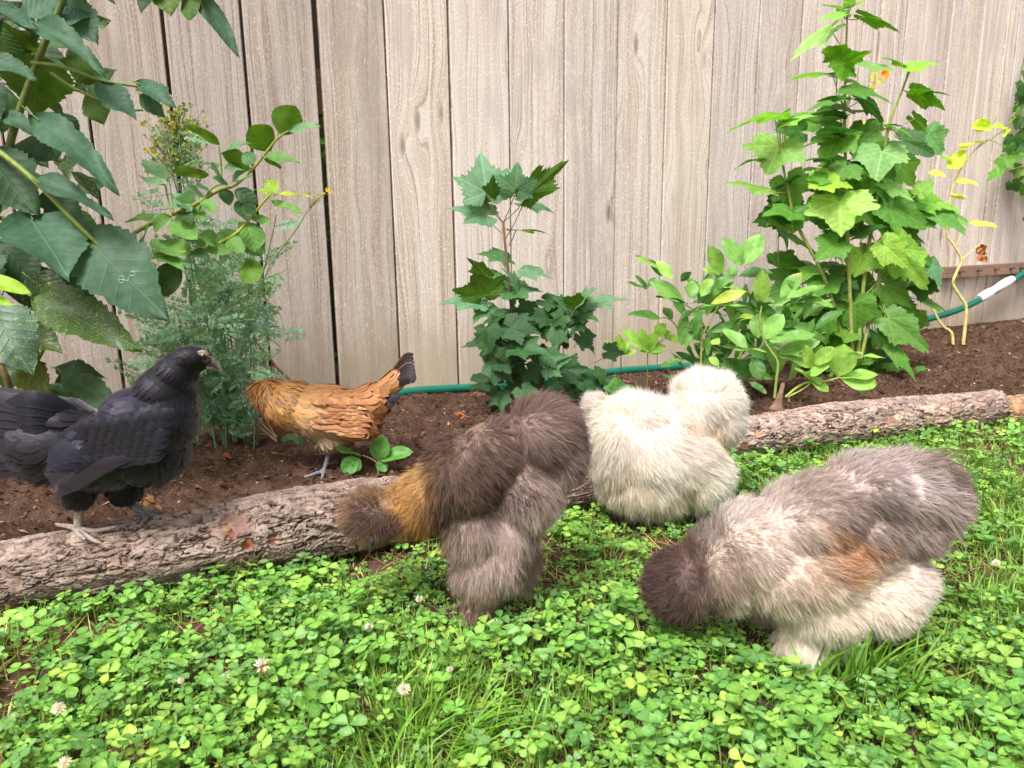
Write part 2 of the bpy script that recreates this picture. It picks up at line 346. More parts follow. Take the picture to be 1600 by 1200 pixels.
# crumbs, fibres and chips lying on the bed
def crumbs(name, N, xr, yfun, zfun, sizes, cols, probs, label, seed, flat=0.5):
    R = np.random.RandomState(seed); x = R.uniform(xr[0], xr[1], N); y = yfun(x, R); z = zfun(x, y)
    s = R.uniform(sizes[0], sizes[1], N)*R.uniform(0.5, 1, N)**1.5
    oc = np.array([[1,0,0],[0,1,0],[-1,0,0],[0,-1,0],[0,0,1],[0,0,-1]], float)
    f = np.array([[0,1,4],[1,2,4],[2,3,4],[3,0,4],[1,0,5],[2,1,5],[3,2,5],[0,3,5]])
    el = R.uniform(0.5, 1.0, (N, 3)); el[:, 0] *= R.choice([1, 1, 1.6, 3.2], N); el[:, 2] *= flat
    v = oc[None]*el[:, None]*s[:, None, None]*(1+0.35*R.randn(N, 6, 1))
    th = R.uniform(0, 6.28, N); tl = R.uniform(-0.6, 0.6, N)
    c, s_ = np.cos(tl), np.sin(tl); vx = v[..., 0]*c[:, None]-v[..., 2]*s_[:, None]; vz = v[..., 0]*s_[:, None]+v[..., 2]*c[:, None]
    c, s_ = np.cos(th), np.sin(th); X = vx*c[:, None]-v[..., 1]*s_[:, None]; Yv = vx*s_[:, None]+v[..., 1]*c[:, None]
    V = np.stack([X+x[:, None], Yv+y[:, None], vz+z[:, None]], -1)
    ci = R.choice(len(cols), N, p=probs); C = np.array([lin(k) for k in cols])[ci]*R.uniform(0.6, 1.3, (N, 1))
    m = MB(); m.add(V, t=(f[None]+6*np.arange(N)[:, None, None]).reshape(-1, 3), c=np.repeat(C, 6, 0))
    return tag(m.build(name, M_CHIP, smooth=False), label=label, kind='stuff')
def bedy(x, R):
    a = log_line_y(x)+0.02; b = (FC+x*FE[1])/FE[0]-0.005; return a+(b-a)*R.uniform(0, 1, len(x))
crumbs('soil_crumbs', 52000, (-1.5, 2.7), bedy, lambda x, y: bed_z(x, y)+0.001, (0.0014, 0.0052),
       [(92, 62, 48), (62, 38, 29), (126, 90, 70), (160, 126, 100), (205, 190, 172)], [0.31, 0.38, 0.22, 0.075, 0.015], 'crumbly brown soil and bark bits covering the bed', 11)
crumbs('bark_chips', 900, (-1.3, 2.5), bedy, lambda x, y: bed_z(x, y)+0.003, (0.004, 0.009),
       [(105, 72, 56), (134, 96, 72), (170, 130, 100), (84, 56, 44)], [0.4, 0.3, 0.1, 0.2], 'larger bark chips and clods scattered over the bed', 12, 0.4)
crumbs('lawn_thatch', 9000, (-1.2, 2.0), lambda x, R: R.uniform(0.25, 1, len(x))*(log_line_y(x)), lambda x, y: lawn_z(x, y)+0.002, (0.0015, 0.004),
       [(110, 84, 60), (80, 58, 42), (160, 135, 100)], [0.5, 0.3, 0.2], 'brown thatch and crumbs between the clover', 13)

# ------------------------------------------------------------------ fence
gaps = {-1: 3.5, 0: 4.5, 1: 5.0, 2: 9.0, 3: 3.2, 4: 3.5, 5: 3.0, 6: 1.0, 7: 1.2, 8: 1.2, 9: 4.0, 10: 1.0, 11: 4.0, 12: 1.2}
edges = [-7, -6, -5, -4, -3, -2, -1]+list(range(0, 13))+[12.55, 13, 13.4, 13.7, 14.25, 14.6, 15, 15.45, 15.95, 16.3, 16.75, 17.1, 17.6, 18.2, 18.8, 19.4, 20.0, 20.6, 21.2, 21.8, 22.5, 23.2, 24]
FZ0, FZ1 = -0.022, 1.75
fr = root('fence', FE*1.0+FN*FC, 'tall weathered board fence of pinkish grey upright planks behind the bed', 'fence')
mb = MB(); R = np.random.RandomState(5)
for i in range(len(edges)-1):
    a, b = edges[i], edges[i+1]; ga = (gaps.get(a, 2.6)+1.7)/1000; gb = (gaps.get(b, 2.6)+1.7)/1000
    s0, s1 = a*PITCH+FS0+ga/2, b*PITCH+FS0-gb/2
    off = R.uniform(-0.0022, 0.0022); th = 0.016
    k = 24; zz = np.linspace(FZ0+R.uniform(-0.008, 0.006), FZ1, k); wob = (vn(np.stack([zz*1.6, np.full(k, i*3.1), np.zeros(k)], -1), 4)-0.5)*0.0022
    e = 0.0018
    prof = [(s0, th, 0), (s0, e, 0), (s0+e, 0, 0), (s0*0.5+s1*0.5, -0.0004, 0), (s1-e, 0, 0), (s1, e, 0), (s1, th, 0)]
    L = []; A = []
    for j, z in enumerate(zz):
        for m_, (s, d, _) in enumerate(prof):
            extra = 0.0
            if a == 2 and m_ < 3: extra = -0.004*(z/FZ1)**1 * 0 + (0.0045-0.006*min(1, z/0.8))   # the wide gap closes towards the foot
            q = FE*(s+wob[j]-extra*0.5)+FN*(FC+off+d); L.append([q[0], q[1], z]); A.append([s-s0, z, i*1.37+0.11])
    L = np.array(L); A = np.array(A)
    dv = R.uniform(-7, 5); wv = R.uniform(-3.5, 3.5); tone = lin((219+dv+wv*0.4, 207+dv, 197+dv-wv))
    if a < 2.5: tone = tone*np.array([0.78, 0.77, 0.76])  # left boards darker: shade of the plants put into their colour
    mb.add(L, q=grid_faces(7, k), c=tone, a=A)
    mb.add(L[[0, 1, 2, 4, 5, 6]], q=[[0, 1, 4, 5], [1, 2, 3, 4]], c=tone, a=A[[0, 1, 2, 4, 5, 6]])
    mb.add(L[-7:][[0, 1, 2, 4, 5, 6]], q=[[0, 1, 4, 5], [1, 2, 3, 4]], c=tone, a=A[-7:][[0, 1, 2, 4, 5, 6]])
mb.build('board_panel', M_WOOD, fr, smooth=False)
def fbox(mb, s0, s1, o0, o1, z0, z1, c, seed):
    v = []; A = []
    nn = 2
    lo = (s0, o0, z0); hi = (s1, o1, z1)
    box(mb, lo, hi, M=lambda v: (FE[None]*v[:, :1]+FN[None]*(FC-v[:, 1:2]))+np.array([0, 0, 1.0])*v[:, 2:3], c=c,
        a=[[z, x*0.5, seed] for x, y, z in [(s0,0,z0),(s1,0,z0),(s1,0,z0),(s0,0,z0),(s0,0,z1),(s1,0,z1),(s1,0,z1),(s0,0,z1)]])
for z in (0.62, 1.45):
    mb = MB(); fbox(mb, -1.0, 3.5, -0.056, -0.018, z, z+0.09, lin((120, 98, 84)), z); mb.build('rail', M_WOOD, fr, smooth=False)
q0 = F(1466, 432); q1 = F(1600, 414)
mb = MB(); fbox(mb, q0@FE, 2.9, 0.0025, 0.024, q0[2]-0.004, q0[2]+0.030, lin((150, 122, 106)), 7.7)
rl = mb.build('kick_rail', M_WOOD, fr, smooth=False); rl['label'] = 'low brown rail nailed across the foot of the fence'
for px in (1488, 1516, 1543, 1567, 1582):
    s = F(px, 421)@FE; c = FE*s+FN*(FC-0.024)+np.array([0, 0, q0[2]+0.014]); mb = MB()
    tube(mb, [c, c-FN*0.006, c-FN*0.0075], [0.0032, 0.004, 0.0015], 8, lin((70, 52, 44)), 0); tube(mb, [c-FN*0.004, c-FN*0.004+np.array([0.012, -0.003, 0.0])], 0.0022, 6, lin((70, 52, 44)), 0)
    mb.build('screw', M_METAL, fr)

# neighbour's side: dark plank screen added to keep bright sky out of the gaps
mb = MB()
for i in range(14):
    fbox(mb, -2+i*0.42, -2+i*0.42+0.415, -0.63-0.012*(i % 2), -0.60, -0.02, 2.1, lin((60, 50, 44)), i*2.2)
tag(mb.build('backdrop', M_WOOD, smooth=False), 'dark brown plank screen added behind the fence to keep its gaps dark', 'backdrop')

# ------------------------------------------------------------------ hose
hp = [F(-60, 668, 0.03), F(150, 662, 0.03), F(310, 655, 0.03), F(400, 648, 0.03), F(520, 630, 0.03), F(640, 612, 0.028), F(760, 604, 0.026), F(880, 590, 0.024), F(965, 580, 0.024), F(1060, 573, 0.024),
      F(1200, 562, 0.03), F(1320, 536, 0.05), F(1420, 507, 0.06), F(1500, 483, 0.05), F(1560, 452, 0.04), F(1612, 418, 0.04), F(1700, 352, 0.03), F(1800, 300, 0.03)]
hs_ = root('garden_hose', hp[6], 'dark green garden hose lying along the foot of the fence', 'hose')
mb = MB(); tube(mb, hp, 0.0098, 16, lin((20, 118, 98))*0.8, 8); mb.build('hose_tube', M_HOSE, hs_)
hc = catmull(hp, 8); A_, B_ = F(1530, 467, 0.045), F(1582, 436, 0.045); mb = MB()
d_ = (B_-A_); L_ = [A_+d_*t for t in (0, .06, .1, .3, .5, .7, .86, .92, 1.0)]
tube(mb, L_, [0.0125, 0.0145, 0.0150, 0.0135, 0.0125, 0.0145, 0.0150, 0.0135, 0.0115], 14, lin((228, 222, 220)), 0)
nrm_d = nrm(d_); sidev = nrm(np.cross(nrm_d, [0, 0, 1.0])); upv = np.cross(sidev, nrm_d)
for k in range(12):
    an = k*math.pi/6; rr = (sidev*math.cos(an)+upv*math.sin(an))*0.0143
    tube(mb, [A_+d_*0.12+rr, A_+d_*0.34+rr*0.97], 0.0011, 5, lin((215, 208, 206)), 0); tube(mb, [A_+d_*0.62+rr*0.97, A_+d_*0.88+rr], 0.0011, 5, lin((215, 208, 206)), 0)
mb.build('connector', M_PLASTIC, hs_)

# ------------------------------------------------------------------ logs
def proj(V):
    D = V-CAM; z = D@CF; return 800+FPX*(D@CR)/z, 600-FPX*(D@CU)/z, z
def pick(V, u, v):                           # the nearest surface point seen at photo position (u, v)
    U, W, Z = proj(V.reshape(-1, 3)); k = np.hypot(U-u, W-v); ok = k < max(6, k.min()+3); return V.reshape(-1, 3)[ok][np.argmin(Z[ok])]
def make_log(name, pts, rad, label, group, seed, tone, patches=(), L=900, C=230, cell=0.014, flatback=0.0):
    pts = catmull(pts, 12); s = np.concatenate([[0], np.cumsum(np.linalg.norm(np.diff(pts, axis=0), axis=1))]); T = s[-1]
    u = np.linspace(0, T, L); c = np.stack([np.interp(u, s, pts[:, k]) for k in range(3)], 1)
    c = c+(np.stack([fbm(np.stack([u*5, np.full(L, k*9.1), np.full(L, seed)], -1), 2, 3) for k in range(3)], 1)-0.5)*0.012
    Tn = nrm(np.gradient(c, axis=0)); A = nrm(np.cross(Tn, [0, 0, 1.0])); B = np.cross(A, Tn)
    th = np.linspace(0, 2*math.pi, C, endpoint=False); U, TH = np.meshgrid(u, th, indexing='ij')
    r0 = np.interp(u/T, np.linspace(0, 1, len(rad)), rad)[:, None]
    cyc = np.stack([np.cos(TH)*1.3, np.sin(TH)*1.3, U*7], -1)
    wrp = np.stack([np.cos(TH)*3, np.sin(TH)*3, U*22], -1); w1 = fbm(wrp, 3, seed)-0.5; w2 = fbm(wrp, 3, seed+40)-0.5
    fine = np.stack([np.cos(TH)*10, np.sin(TH)*10, U*90], -1); w3 = fbm(fine, 3, seed+3)-0.5; w4 = fbm(fine, 3, seed+4)-0.5
    ncir = max(6, round(2*math.pi*np.mean(rad)/cell))
    def vwrap(nc, asp, sd, wa):
        yy = TH/(2*math.pi)*nc+w2*wa+w4*0.5; xx = U/(2*math.pi*np.mean(rad)/nc)/asp+w1*wa+w3*0.5
        f1, f2, idd = vor2(xx, yy, sd); return f2-f1, idd
    e1, i1 = vwrap(ncir//2, 3.0, seed, 3.2); e2, i2 = vwrap(ncir, 2.0, seed+7, 3.4); e3, i3 = vwrap(ncir*2, 2.0, seed+9, 3.0)
    ss = lambda x, a, b: np.clip((x-a)/(b-a), 0, 1)**2*(3-2*np.clip((x-a)/(b-a), 0, 1))
    h = -0.0030*(1-ss(e1, 0.0, 0.13))-0.0019*(1-ss(e2, 0.0, 0.12))-0.0008*(1-ss(e3, 0, 0.16))
    h += 0.0028*(i1-0.5)+0.0018*(i2-0.5)+0.0010*(i3-0.5)+0.0022*w3+0.0030*w1
    col = np.tile(lin(tone), (L, C, 1)); crack = np.clip((1-ss(e1, 0.02, 0.12))*1.0+(1-ss(e2, 0.0, 0.09))*0.9+(1-ss(e3, 0.0, 0.07))*0.45, 0, 1)*np.clip(0.85+w1*1.2, 0, 1)
    col *= (0.86+0.26*i2+0.16*(i3-0.5)+0.5*w1)[..., None]
    col = col*(1-crack[..., None])+lin((62, 46, 40))*crack[..., None]
    pos = lambda: c[:, None]+(A[:, None]*np.cos(TH)[..., None]+B[:, None]*np.sin(TH)[..., None])*(r0*(1+0.13*(fbm(cyc, 3, seed+2)-0.5)*2)+h)[..., None]
    V = pos()
    for (pu, pv_, pr, pc, dep) in patches:
        pp = pick(V, pu, pv_)
        d = np.linalg.norm((V-np.asarray(pp)), axis=-1)/pr+w3*2.2+w1*1.4; k = 1-ss(d, 0.75, 1.0)
        h = h*(1-k)+k*(-dep+0.0012*w3); col = col*(1-k[..., None])+(lin(pc)*(0.9+0.8*w3[..., None]))*k[..., None]
    V = pos()
    m = MB(); m.add(V, q=grid_faces(C, L, True), c=col.reshape(-1, 3))
    for e in (0, L-1):                                   # sawn ends with rings
        rs = np.linspace(1, 0, 14); ring = V[e][None]*(rs[:, None, None])+c[e][None, None]*(1-rs[:, None, None])
        ring = ring+Tn[e]*((-1 if e == 0 else 1)*0.004*(fbm(ring*90, 3, seed)-0.5))[..., None]
        cc = lin((136, 108, 86))*(0.75+0.3*np.sin(rs*60)[:, None, None]**2)*np.ones((14, C, 3)); cc[:2] = lin((90, 68, 56))
        fq = grid_faces(C, 14, True); m.add(ring, q=fq[:, ::-1] if e else fq, c=cc.reshape(-1, 3))
    o = m.build(name, M_BARK); return tag(o, label, 'log', group), c, r0
def LP(u, t, b, z=None):                     # log axis point from its apparent top and bottom edge
    r = 0.04
    for _ in range(4):
        q = G(u, (t+b)/2, r*0.95 if z is None else z); r = (b-t)/2*q[1]/1190
    return q, r
pl = [LP(0, 846, 952), LP(250, 803, 922), LP(400, 775, 897), LP(540, 752, 872), LP(760, 736, 822), LP(915, 730, 795)]
a0 = pl[0][0]+(pl[0][0]-pl[1][0])*1.3
log1, c1, r1 = make_log('log', [a0]+[p[0] for p in pl], [0.038]+[p[1]*0.97 for p in pl], 'thick grey brown bark log with a peeled reddish scar under the black hen', 'logs edging the planting bed', 21, (160, 143, 132),
    patches=[(378, 812, 0.021, (174, 146, 136), 0.003), (352, 818, 0.009, (190, 150, 120), 0.003), (393, 845, 0.0065, (188, 128, 92), 0.005), (366, 832, 0.006, (178, 124, 98), 0.004), (428, 848, 0.007, (160, 116, 96), 0.004), (25, 920, 0.008, (186, 164, 150), 0.001), (338, 826, 0.010, (186, 160, 146), 0.002)], L=1150, C=270)
pr_ = [LP(1120, 658, 724), LP(1180, 644, 716), LP(1300, 627, 700), LP(1430, 616, 682), LP(1556, 606, 662)]
log2, c2, r2 = make_log('log', [p[0] for p in pr_], [p[1] for p in pr_], 'thinner flaky bark log behind the pale silkie hen with a stub at one end', 'logs edging the planting bed', 33, (180, 161, 150),
    patches=[(1186, 672, 0.007, (206, 140, 104), 0.002), (1168, 700, 0.007, (206, 150, 116), 0.002), (1395, 658, 0.008, (198, 150, 132), 0.001), (1410, 650, 0.006, (226, 206, 180), 0.001), (1450, 676, 0.012, (176, 116, 76), 0.004)], L=900, C=230, cell=0.013)
l3 = [G(1566, 640, 0.028), G(1640, 634, 0.03), G(1760, 622, 0.03), G(1900, 600, 0.03)]
log3, c3, r3 = make_log('log', l3, [0.026, 0.034, 0.036, 0.034], 'short hollow looking log end at the far right edge of the bed', 'logs edging the planting bed', 45, (178, 146, 120),
    patches=[(1590, 626, 0.016, (196, 160, 124), 0.001)], L=420, C=160, cell=0.016)
# broken branch stub rising from the near end of the thin log
sb = G(1212, 652, 0.055); k_ = pxm(sb[1]); mb = MB()
st = [sb, sb+np.array([0.002, 0.004, 0.012]), P(1218, 622, sb[1]+0.006), P(1224, 598, sb[1]+0.008)]
tube(mb, st, [0.0165, 0.012, 0.0052, 0.0032], 14, lin((138, 112, 98)), 8, bump=0.5)
for q in range(7):
    an = q*0.9; b0 = sb+np.array([math.cos(an)*0.012, math.sin(an)*0.008, 0.004]); tube(mb, [b0, b0+np.array([math.cos(an)*0.014, math.sin(an)*0.006, 0.001+0.004*(q % 3)])], [0.006, 0.0015], 7, lin((150, 118, 98) if q % 2 else (176, 128, 98)), 3, bump=0.4)
stub = mb.build('branch_stub', M_BARK, log2)

# ------------------------------------------------------------------ leaves
def leaf_frame(base, tip, nh):
    d = tip-base; L = np.linalg.norm(d); x = d/max(L, 1e-6); nh = nh-x*(nh@x); n = nh/max(np.linalg.norm(nh), 1e-6); s = np.cross(n, x); return x, s, n, L
def leaf_ell(mb, base, tip, W, nh, c, fold=0.15, curl=0.12, serr=0, serrn=14, wide=0.45, nv=11, m=0, nves=6, power=1.0, wavy=0.03, c2=None):
    """simple leaf: blade from base to tip, greatest half width W/2 at `wide` of its length"""
    x, s, n, L = leaf_frame(base, tip, nh); nv = max(nv, serrn*2+1 if serr else nv)
    t = np.linspace(0, 1, nv); e = math.log(0.5)/math.log(wide)
    w_ = np.sin(math.pi*np.clip(t, 0, 1)**e)**power*0.5*W
    if serr: w_ = w_*(1+serr*(((t*serrn) % 1.0)*-1+0.5)*2*np.clip(t*6, 0, 1))
    us = np.array([-1, -0.66, -0.33, 0, 0.33, 0.66, 1.0]); ph = RS.uniform(0, 6.28); ph2 = RS.uniform(0, 6.28)
    U, T = np.meshgrid(us, t)
    px = U*w_[:, None]; h = np.abs(U)*w_[:, None]*fold*2 - curl*L*(T**2) + wavy*L*np.sin(T*9+ph+U*2)*np.abs(U)+wavy*0.6*L*np.sin(T*5+ph2)
    V = base+x*(T*L)[..., None]*1.0+s*px[..., None]+n*h[..., None]
    cc = np.tile(np.asarray(c), (U.size, 1))
    if c2 is not None: k = (np.clip(T-0.75, 0, 1)*4*np.clip(np.abs(U)+0.3, 0, 1)).reshape(-1, 1)*0.8; cc = cc*(1-k)+np.asarray(c2)*k
    a = np.stack([np.abs(U)*w_[:, None]/max(W, 1e-6)*1.6, T*nves-np.abs(U)*w_[:, None]/max(L, 1e-6)*nves*0.9+0.02, T], -1)
    mb.add(V, q=grid_faces(7, nv), c=cc, a=a, m=m)
LOBES5 = [(0, 1.0, 0.36), (0.92, 0.86, 0.36), (-0.92, 0.86, 0.36), (1.85, 0.60, 0.42), (-1.85, 0.60, 0.42)]
LOBES3 = [(0, 1.0, 0.50), (0.98, 0.78, 0.42), (-0.98, 0.78, 0.42), (2.0, 0.56, 0.50), (-2.0, 0.56, 0.50)]
def leaf_lobed(mb, base, tip, W, nh, c, lobes=LOBES3, fold=0.12, curl=0.15, serr=0.09, m=0, c2=None):
    """palmate leaf: petiole joins at base, middle lobe ends at tip, W is its full width"""
    x, s, n, L = leaf_frame(base, tip, nh); na = 73; th = np.linspace(-2.75, 2.75, na)
    r = np.full(na, 0.30)
    for (a, R_, w_) in lobes: r = np.maximum(r, R_*np.exp(-np.abs((th-a)/w_)**1.7*0.55)); 
    r = np.maximum(r, 0.69*np.cos(th*0.40)); r = r*(1+serr*(np.abs(((th*5.3) % 1.0)-0.5)*2-0.5)*1.4)*(1+0.04*RS.randn(na))
    wmax = np.max(np.abs(r*np.sin(th)))*2; sx = L; sy = W/max(wmax, 1e-3)
    rr = np.linspace(0, 1, 7); RR, TH = np.meshgrid(rr, th, indexing='ij'); rad = RR*r[None]
    dth = np.min([np.abs(TH-a) for a, _, _ in lobes], axis=0); dist = rad*np.sin(np.clip(dth, 0, 1.5)); alo = rad*np.cos(np.clip(dth, 0, 1.5))
    X = rad*np.cos(TH)*sx; Y = rad*np.sin(TH)*sy; ph = RS.uniform(0, 6.28)
    h = np.abs(Y)*fold*1.3+0.35*dist*L*0.35-curl*L*(rad**2)*1.0+0.035*L*np.sin(TH*3+ph)*RR
    V = base+x*X[..., None]+s*Y[..., None]+n*h[..., None]
    cc = np.tile(np.asarray(c), (X.size, 1))
    a = np.stack([dist*1.1, alo*6-dist*5, rad], -1)
    mb.add(V, q=grid_faces(na, 7), c=cc, a=a, m=m)
UPV = np.array([0, 0, 1.0])
def look(p): return nrm(CAM-p)
def nh_of(p, phi, side=0.0):                 # leaf normal: phi 0 = upper face towards the viewer, 90 = facing up, >90 = we see the underside
    f = math.radians(phi); lv = look(p); lv = nrm(lv*np.array([1, 1, 0.3])); return lv*math.cos(f)+UPV*math.sin(f)+CR*side
def jc(c, j=0.1, R=RS): return lin(c)*(1+j*R.randn())*np.array([1+j*0.5*R.randn(), 1, 1+j*0.5*R.randn()])
def jitn(n, j=0.15): return nrm(n+RS.randn(3)*j)
M_BLUE = mat_leaf('bluegreen_leaf', rough=0.56, spec=0.36, trans=0.34, veins=0.4)
M_MOTT = mat_leaf('mottled_leaf', rough=0.45, spec=0.5, trans=0.30, mottled=0.85)
M_BRIGHT = mat_leaf('bright_leaf', rough=0.5, spec=0.35, trans=0.38)
M_PEONY = mat_leaf('smooth_leaf', rough=0.45, spec=0.45, trans=0.32, veins=0.55)
M_RUE = mat_leaf('rue_leaf', rough=0.55, spec=0.3, trans=0.3, veins=0.0, veinw=0.01)
M_PETAL = mat_leaf('petal', trc=(1.0, 1.0, 1.0), rough=0.6, spec=0.2, trans=0.3, veins=0.2, vein=(0.95, 0.95, 0.95))

def plant(nm, base, label, cat, group=None): return root(nm, base, label, cat, group)

# ---- big-leaved shrub at the left edge
Yl = 1.02
b0 = G(-40, 690, 0.03); pl_ = plant('large_leaved_shrub', b0, 'tall shrub with large serrated blue green leaves at the left edge of the bed', 'shrub')
st = MB(); lf = MB(); mo = MB(); SY = (96, 110, 48)
def L_(u, v, y): return P(u, v, y)
tube(st, [b0, L_(-30, 500, Yl), L_(10, 248, Yl), L_(62, 88, Yl), L_(98, 0, Yl), L_(125, -90, Yl+.02)], [0.0065, 0.0058, 0.0048, 0.004, 0.0036], 8, lin(SY), 6)
tube(st, [L_(-40, 215, Yl-.02), L_(0, 238, Yl-.03), L_(58, 286, Yl-.05), L_(120, 350, Yl-.05), L_(172, 400, Yl-.04)], [0.004, 0.0036, 0.003, 0.002], 7, lin((120, 135, 60)), 6)
tube(st, [L_(50, 98, Yl), L_(100, 105, Yl-.02), L_(155, 125, Yl-.03), L_(215, 135, Yl-.02)], [0.0028, 0.0022, 0.0015], 6, lin((110, 128, 56)), 6)
tube(st, [L_(80, 115, Yl), L_(120, 140, Yl-.01), L_(190, 170, Yl-.01), L_(224, 172, Yl)], [0.0026, 0.002, 0.0013], 6, lin((110, 128, 56)), 6)
tube(st, [L_(-20, 340, Yl), L_(40, 345, Yl-.02), L_(95, 368, Yl-.03), L_(130, 372, Yl-.02)], [0.003, 0.0022, 0.0015], 6, lin((120, 138, 70)), 6)
tube(st, [L_(-10, 560, Yl), L_(10, 590, Yl), L_(22, 640, Yl+.02)], [0.004, 0.0045, 0.005], 6, lin((120, 96, 60)), 6)
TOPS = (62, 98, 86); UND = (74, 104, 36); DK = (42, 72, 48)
Lv = [ # bx,by,tx,ty,width,phi,dy_base,dy_tip,colour,mottled
 (45,175,180,280,44,25,-.04,-.09,TOPS,0),(50,33,162,108,34,35,-.03,-.08,TOPS,0),(152,126,212,182,34,20,-.03,-.05,TOPS,0),(62,88,52,176,86,160,.02,.06,UND,0),(-20,88,56,120,30,30,-.05,-.06,TOPS,0),
 (136,142,166,196,38,150,0,.0,UND,0),(150,122,97,93,34,150,.0,.02,UND,0),(212,128,270,156,30,30,0,-.03,TOPS,0),(218,148,258,182,24,30,0,.01,TOPS,0),(44,330,108,434,100,18,-.03,-.10,TOPS,0),(128,366,246,480,92,15,-.03,-.1,TOPS,0),
 (50,282,168,314,30,40,-.04,-.08,TOPS,0),(-25,240,52,320,76,25,-.01,-.05,DK,0),(70,298,126,348,46,25,.02,.0,DK,0),(54,466,210,534,66,30,-.02,-.08,(70,100,66),1),(-20,470,48,582,74,15,-.08,-.12,(66,102,92),1),
 (85,40,140,14,36,40,0,.02,TOPS,0),(40,30,100,-8,44,60,0,.02,TOPS,0),(5,182,70,210,26,30,0,-.03,TOPS,0),(-15,20,52,32,28,30,-.02,-.06,TOPS,0),(-10,40,30,100,50,150,.04,.05,UND,0),(60,60,10,20,40,120,.03,.03,DK,0),
 (85,575,156,582,34,40,.12,.10,DK,0),(96,582,190,640,44,35,.10,.06,(60,92,62),0),(20,560,74,612,50,30,.08,.05,(96,110,50),1),(-30,500,20,600,60,40,.05,.0,DK,1),(40,430,110,470,50,35,.02,.02,DK,1),(95,480,150,445,44,60,.05,.06,DK,0),
 (0,380,60,440,56,30,.04,.02,DK,0),(60,400,0,460,50,40,.06,.05,DK,0),(20,510,96,548,50,30,.04,.02,(66,88,50),1),(130,430,90,480,40,30,.05,.05,DK,0),(-30,330,30,300,50,50,.05,.05,DK,0),(98,0,150,60,48,40,.03,.0,TOPS,0),
 (110,-30,60,-80,60,70,0,0,TOPS,0),(-60,120,-10,200,70,30,0,-.03,TOPS,0),(-70,380,-10,470,80,30,0,-.03,TOPS,0),(-60,-20,-5,60,70,30,0,-.03,DK,0),(0,90,70,60,60,140,.06,.06,UND,0),(20,230,90,250,46,40,.03,.02,DK,0),(120,-60,190,-20,50,40,0,-.05,TOPS,0)]
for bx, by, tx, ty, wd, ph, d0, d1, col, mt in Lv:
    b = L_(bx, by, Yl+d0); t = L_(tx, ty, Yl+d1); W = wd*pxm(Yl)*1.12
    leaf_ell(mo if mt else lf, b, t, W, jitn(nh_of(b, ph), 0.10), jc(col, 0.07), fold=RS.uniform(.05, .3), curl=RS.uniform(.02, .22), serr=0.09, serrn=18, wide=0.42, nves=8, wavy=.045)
    tube(st, [b+(b-t)*0.10+np.array([0, .004, .0]), b, b+(t-b)*0.12-np.array([0,0,.0005])], [0.0013, 0.0011, 0.0007], 5, lin((110, 132, 62)), 0)
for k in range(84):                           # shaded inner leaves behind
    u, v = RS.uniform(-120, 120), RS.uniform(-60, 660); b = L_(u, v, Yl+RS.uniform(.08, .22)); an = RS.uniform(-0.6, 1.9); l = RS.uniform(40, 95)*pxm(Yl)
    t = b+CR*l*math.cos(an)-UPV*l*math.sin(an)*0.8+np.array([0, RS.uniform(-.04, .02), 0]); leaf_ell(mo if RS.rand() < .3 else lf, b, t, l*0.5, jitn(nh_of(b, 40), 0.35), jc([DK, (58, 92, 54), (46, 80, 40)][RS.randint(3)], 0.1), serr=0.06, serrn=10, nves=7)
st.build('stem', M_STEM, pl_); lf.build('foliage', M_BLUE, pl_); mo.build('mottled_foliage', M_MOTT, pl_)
# leaf-miner squiggle on the big leaf
mb = MB(); ky = Yl-.085
sq = [(185, 436), (188, 431), (193, 433), (193, 440), (188, 442), (186, 437), (193, 437), (200, 438), (203, 430), (208, 431), (211, 427), (205, 424), (214, 424)]
tube(mb, [P(u, v, ky-0.0035) for u, v in sq], 0.00045, 5, lin((158, 186, 160)), 4); mb.build('leaf_miner_trail', M_STEM, pl_)
# hanging leaves from overhead, a second branch reaching down at the top
bb = P(262, -120, 1.12); ho = plant('overhanging_shrub', bb, 'dark green leaves hanging into view at the top edge in front of the fence', 'shrub')
st = MB(); lf = MB(); tube(st, [P(60, -330, 1.2), P(180, -200, 1.15), bb, P(285, -30, 1.12), P(300, -8, 1.12)], [0.006, 0.005, 0.003, 0.002], 7, lin((96, 110, 60)), 6)
for bx, by, tx, ty, wd, ph, col in [(292, -22, 303, 42, 30, 150, UND), (250, -28, 214, 10, 40, 60, DK), (262, -30, 262, 16, 50, 120, UND), (302, -12, 373, 70, 30, 40, TOPS), (300, -20, 330, 14, 26, 150, UND), (262, -110, 330, -60, 46, 60, TOPS), (240, -110, 190, -60, 46, 60, DK), (270, -60, 330, -40, 40, 70, TOPS), (255, -60, 200, -30, 40, 60, DK)]:
    b = P(bx, by, 1.12); t = P(tx, ty, 1.09); leaf_ell(lf, b, t, wd*pxm(1.12), jitn(nh_of(b, ph), .1), jc(col, .06), serr=0.08, serrn=11, nves=7, curl=0.18)
st.build('stem', M_STEM, ho); lf.build('foliage', M_BLUE, ho)

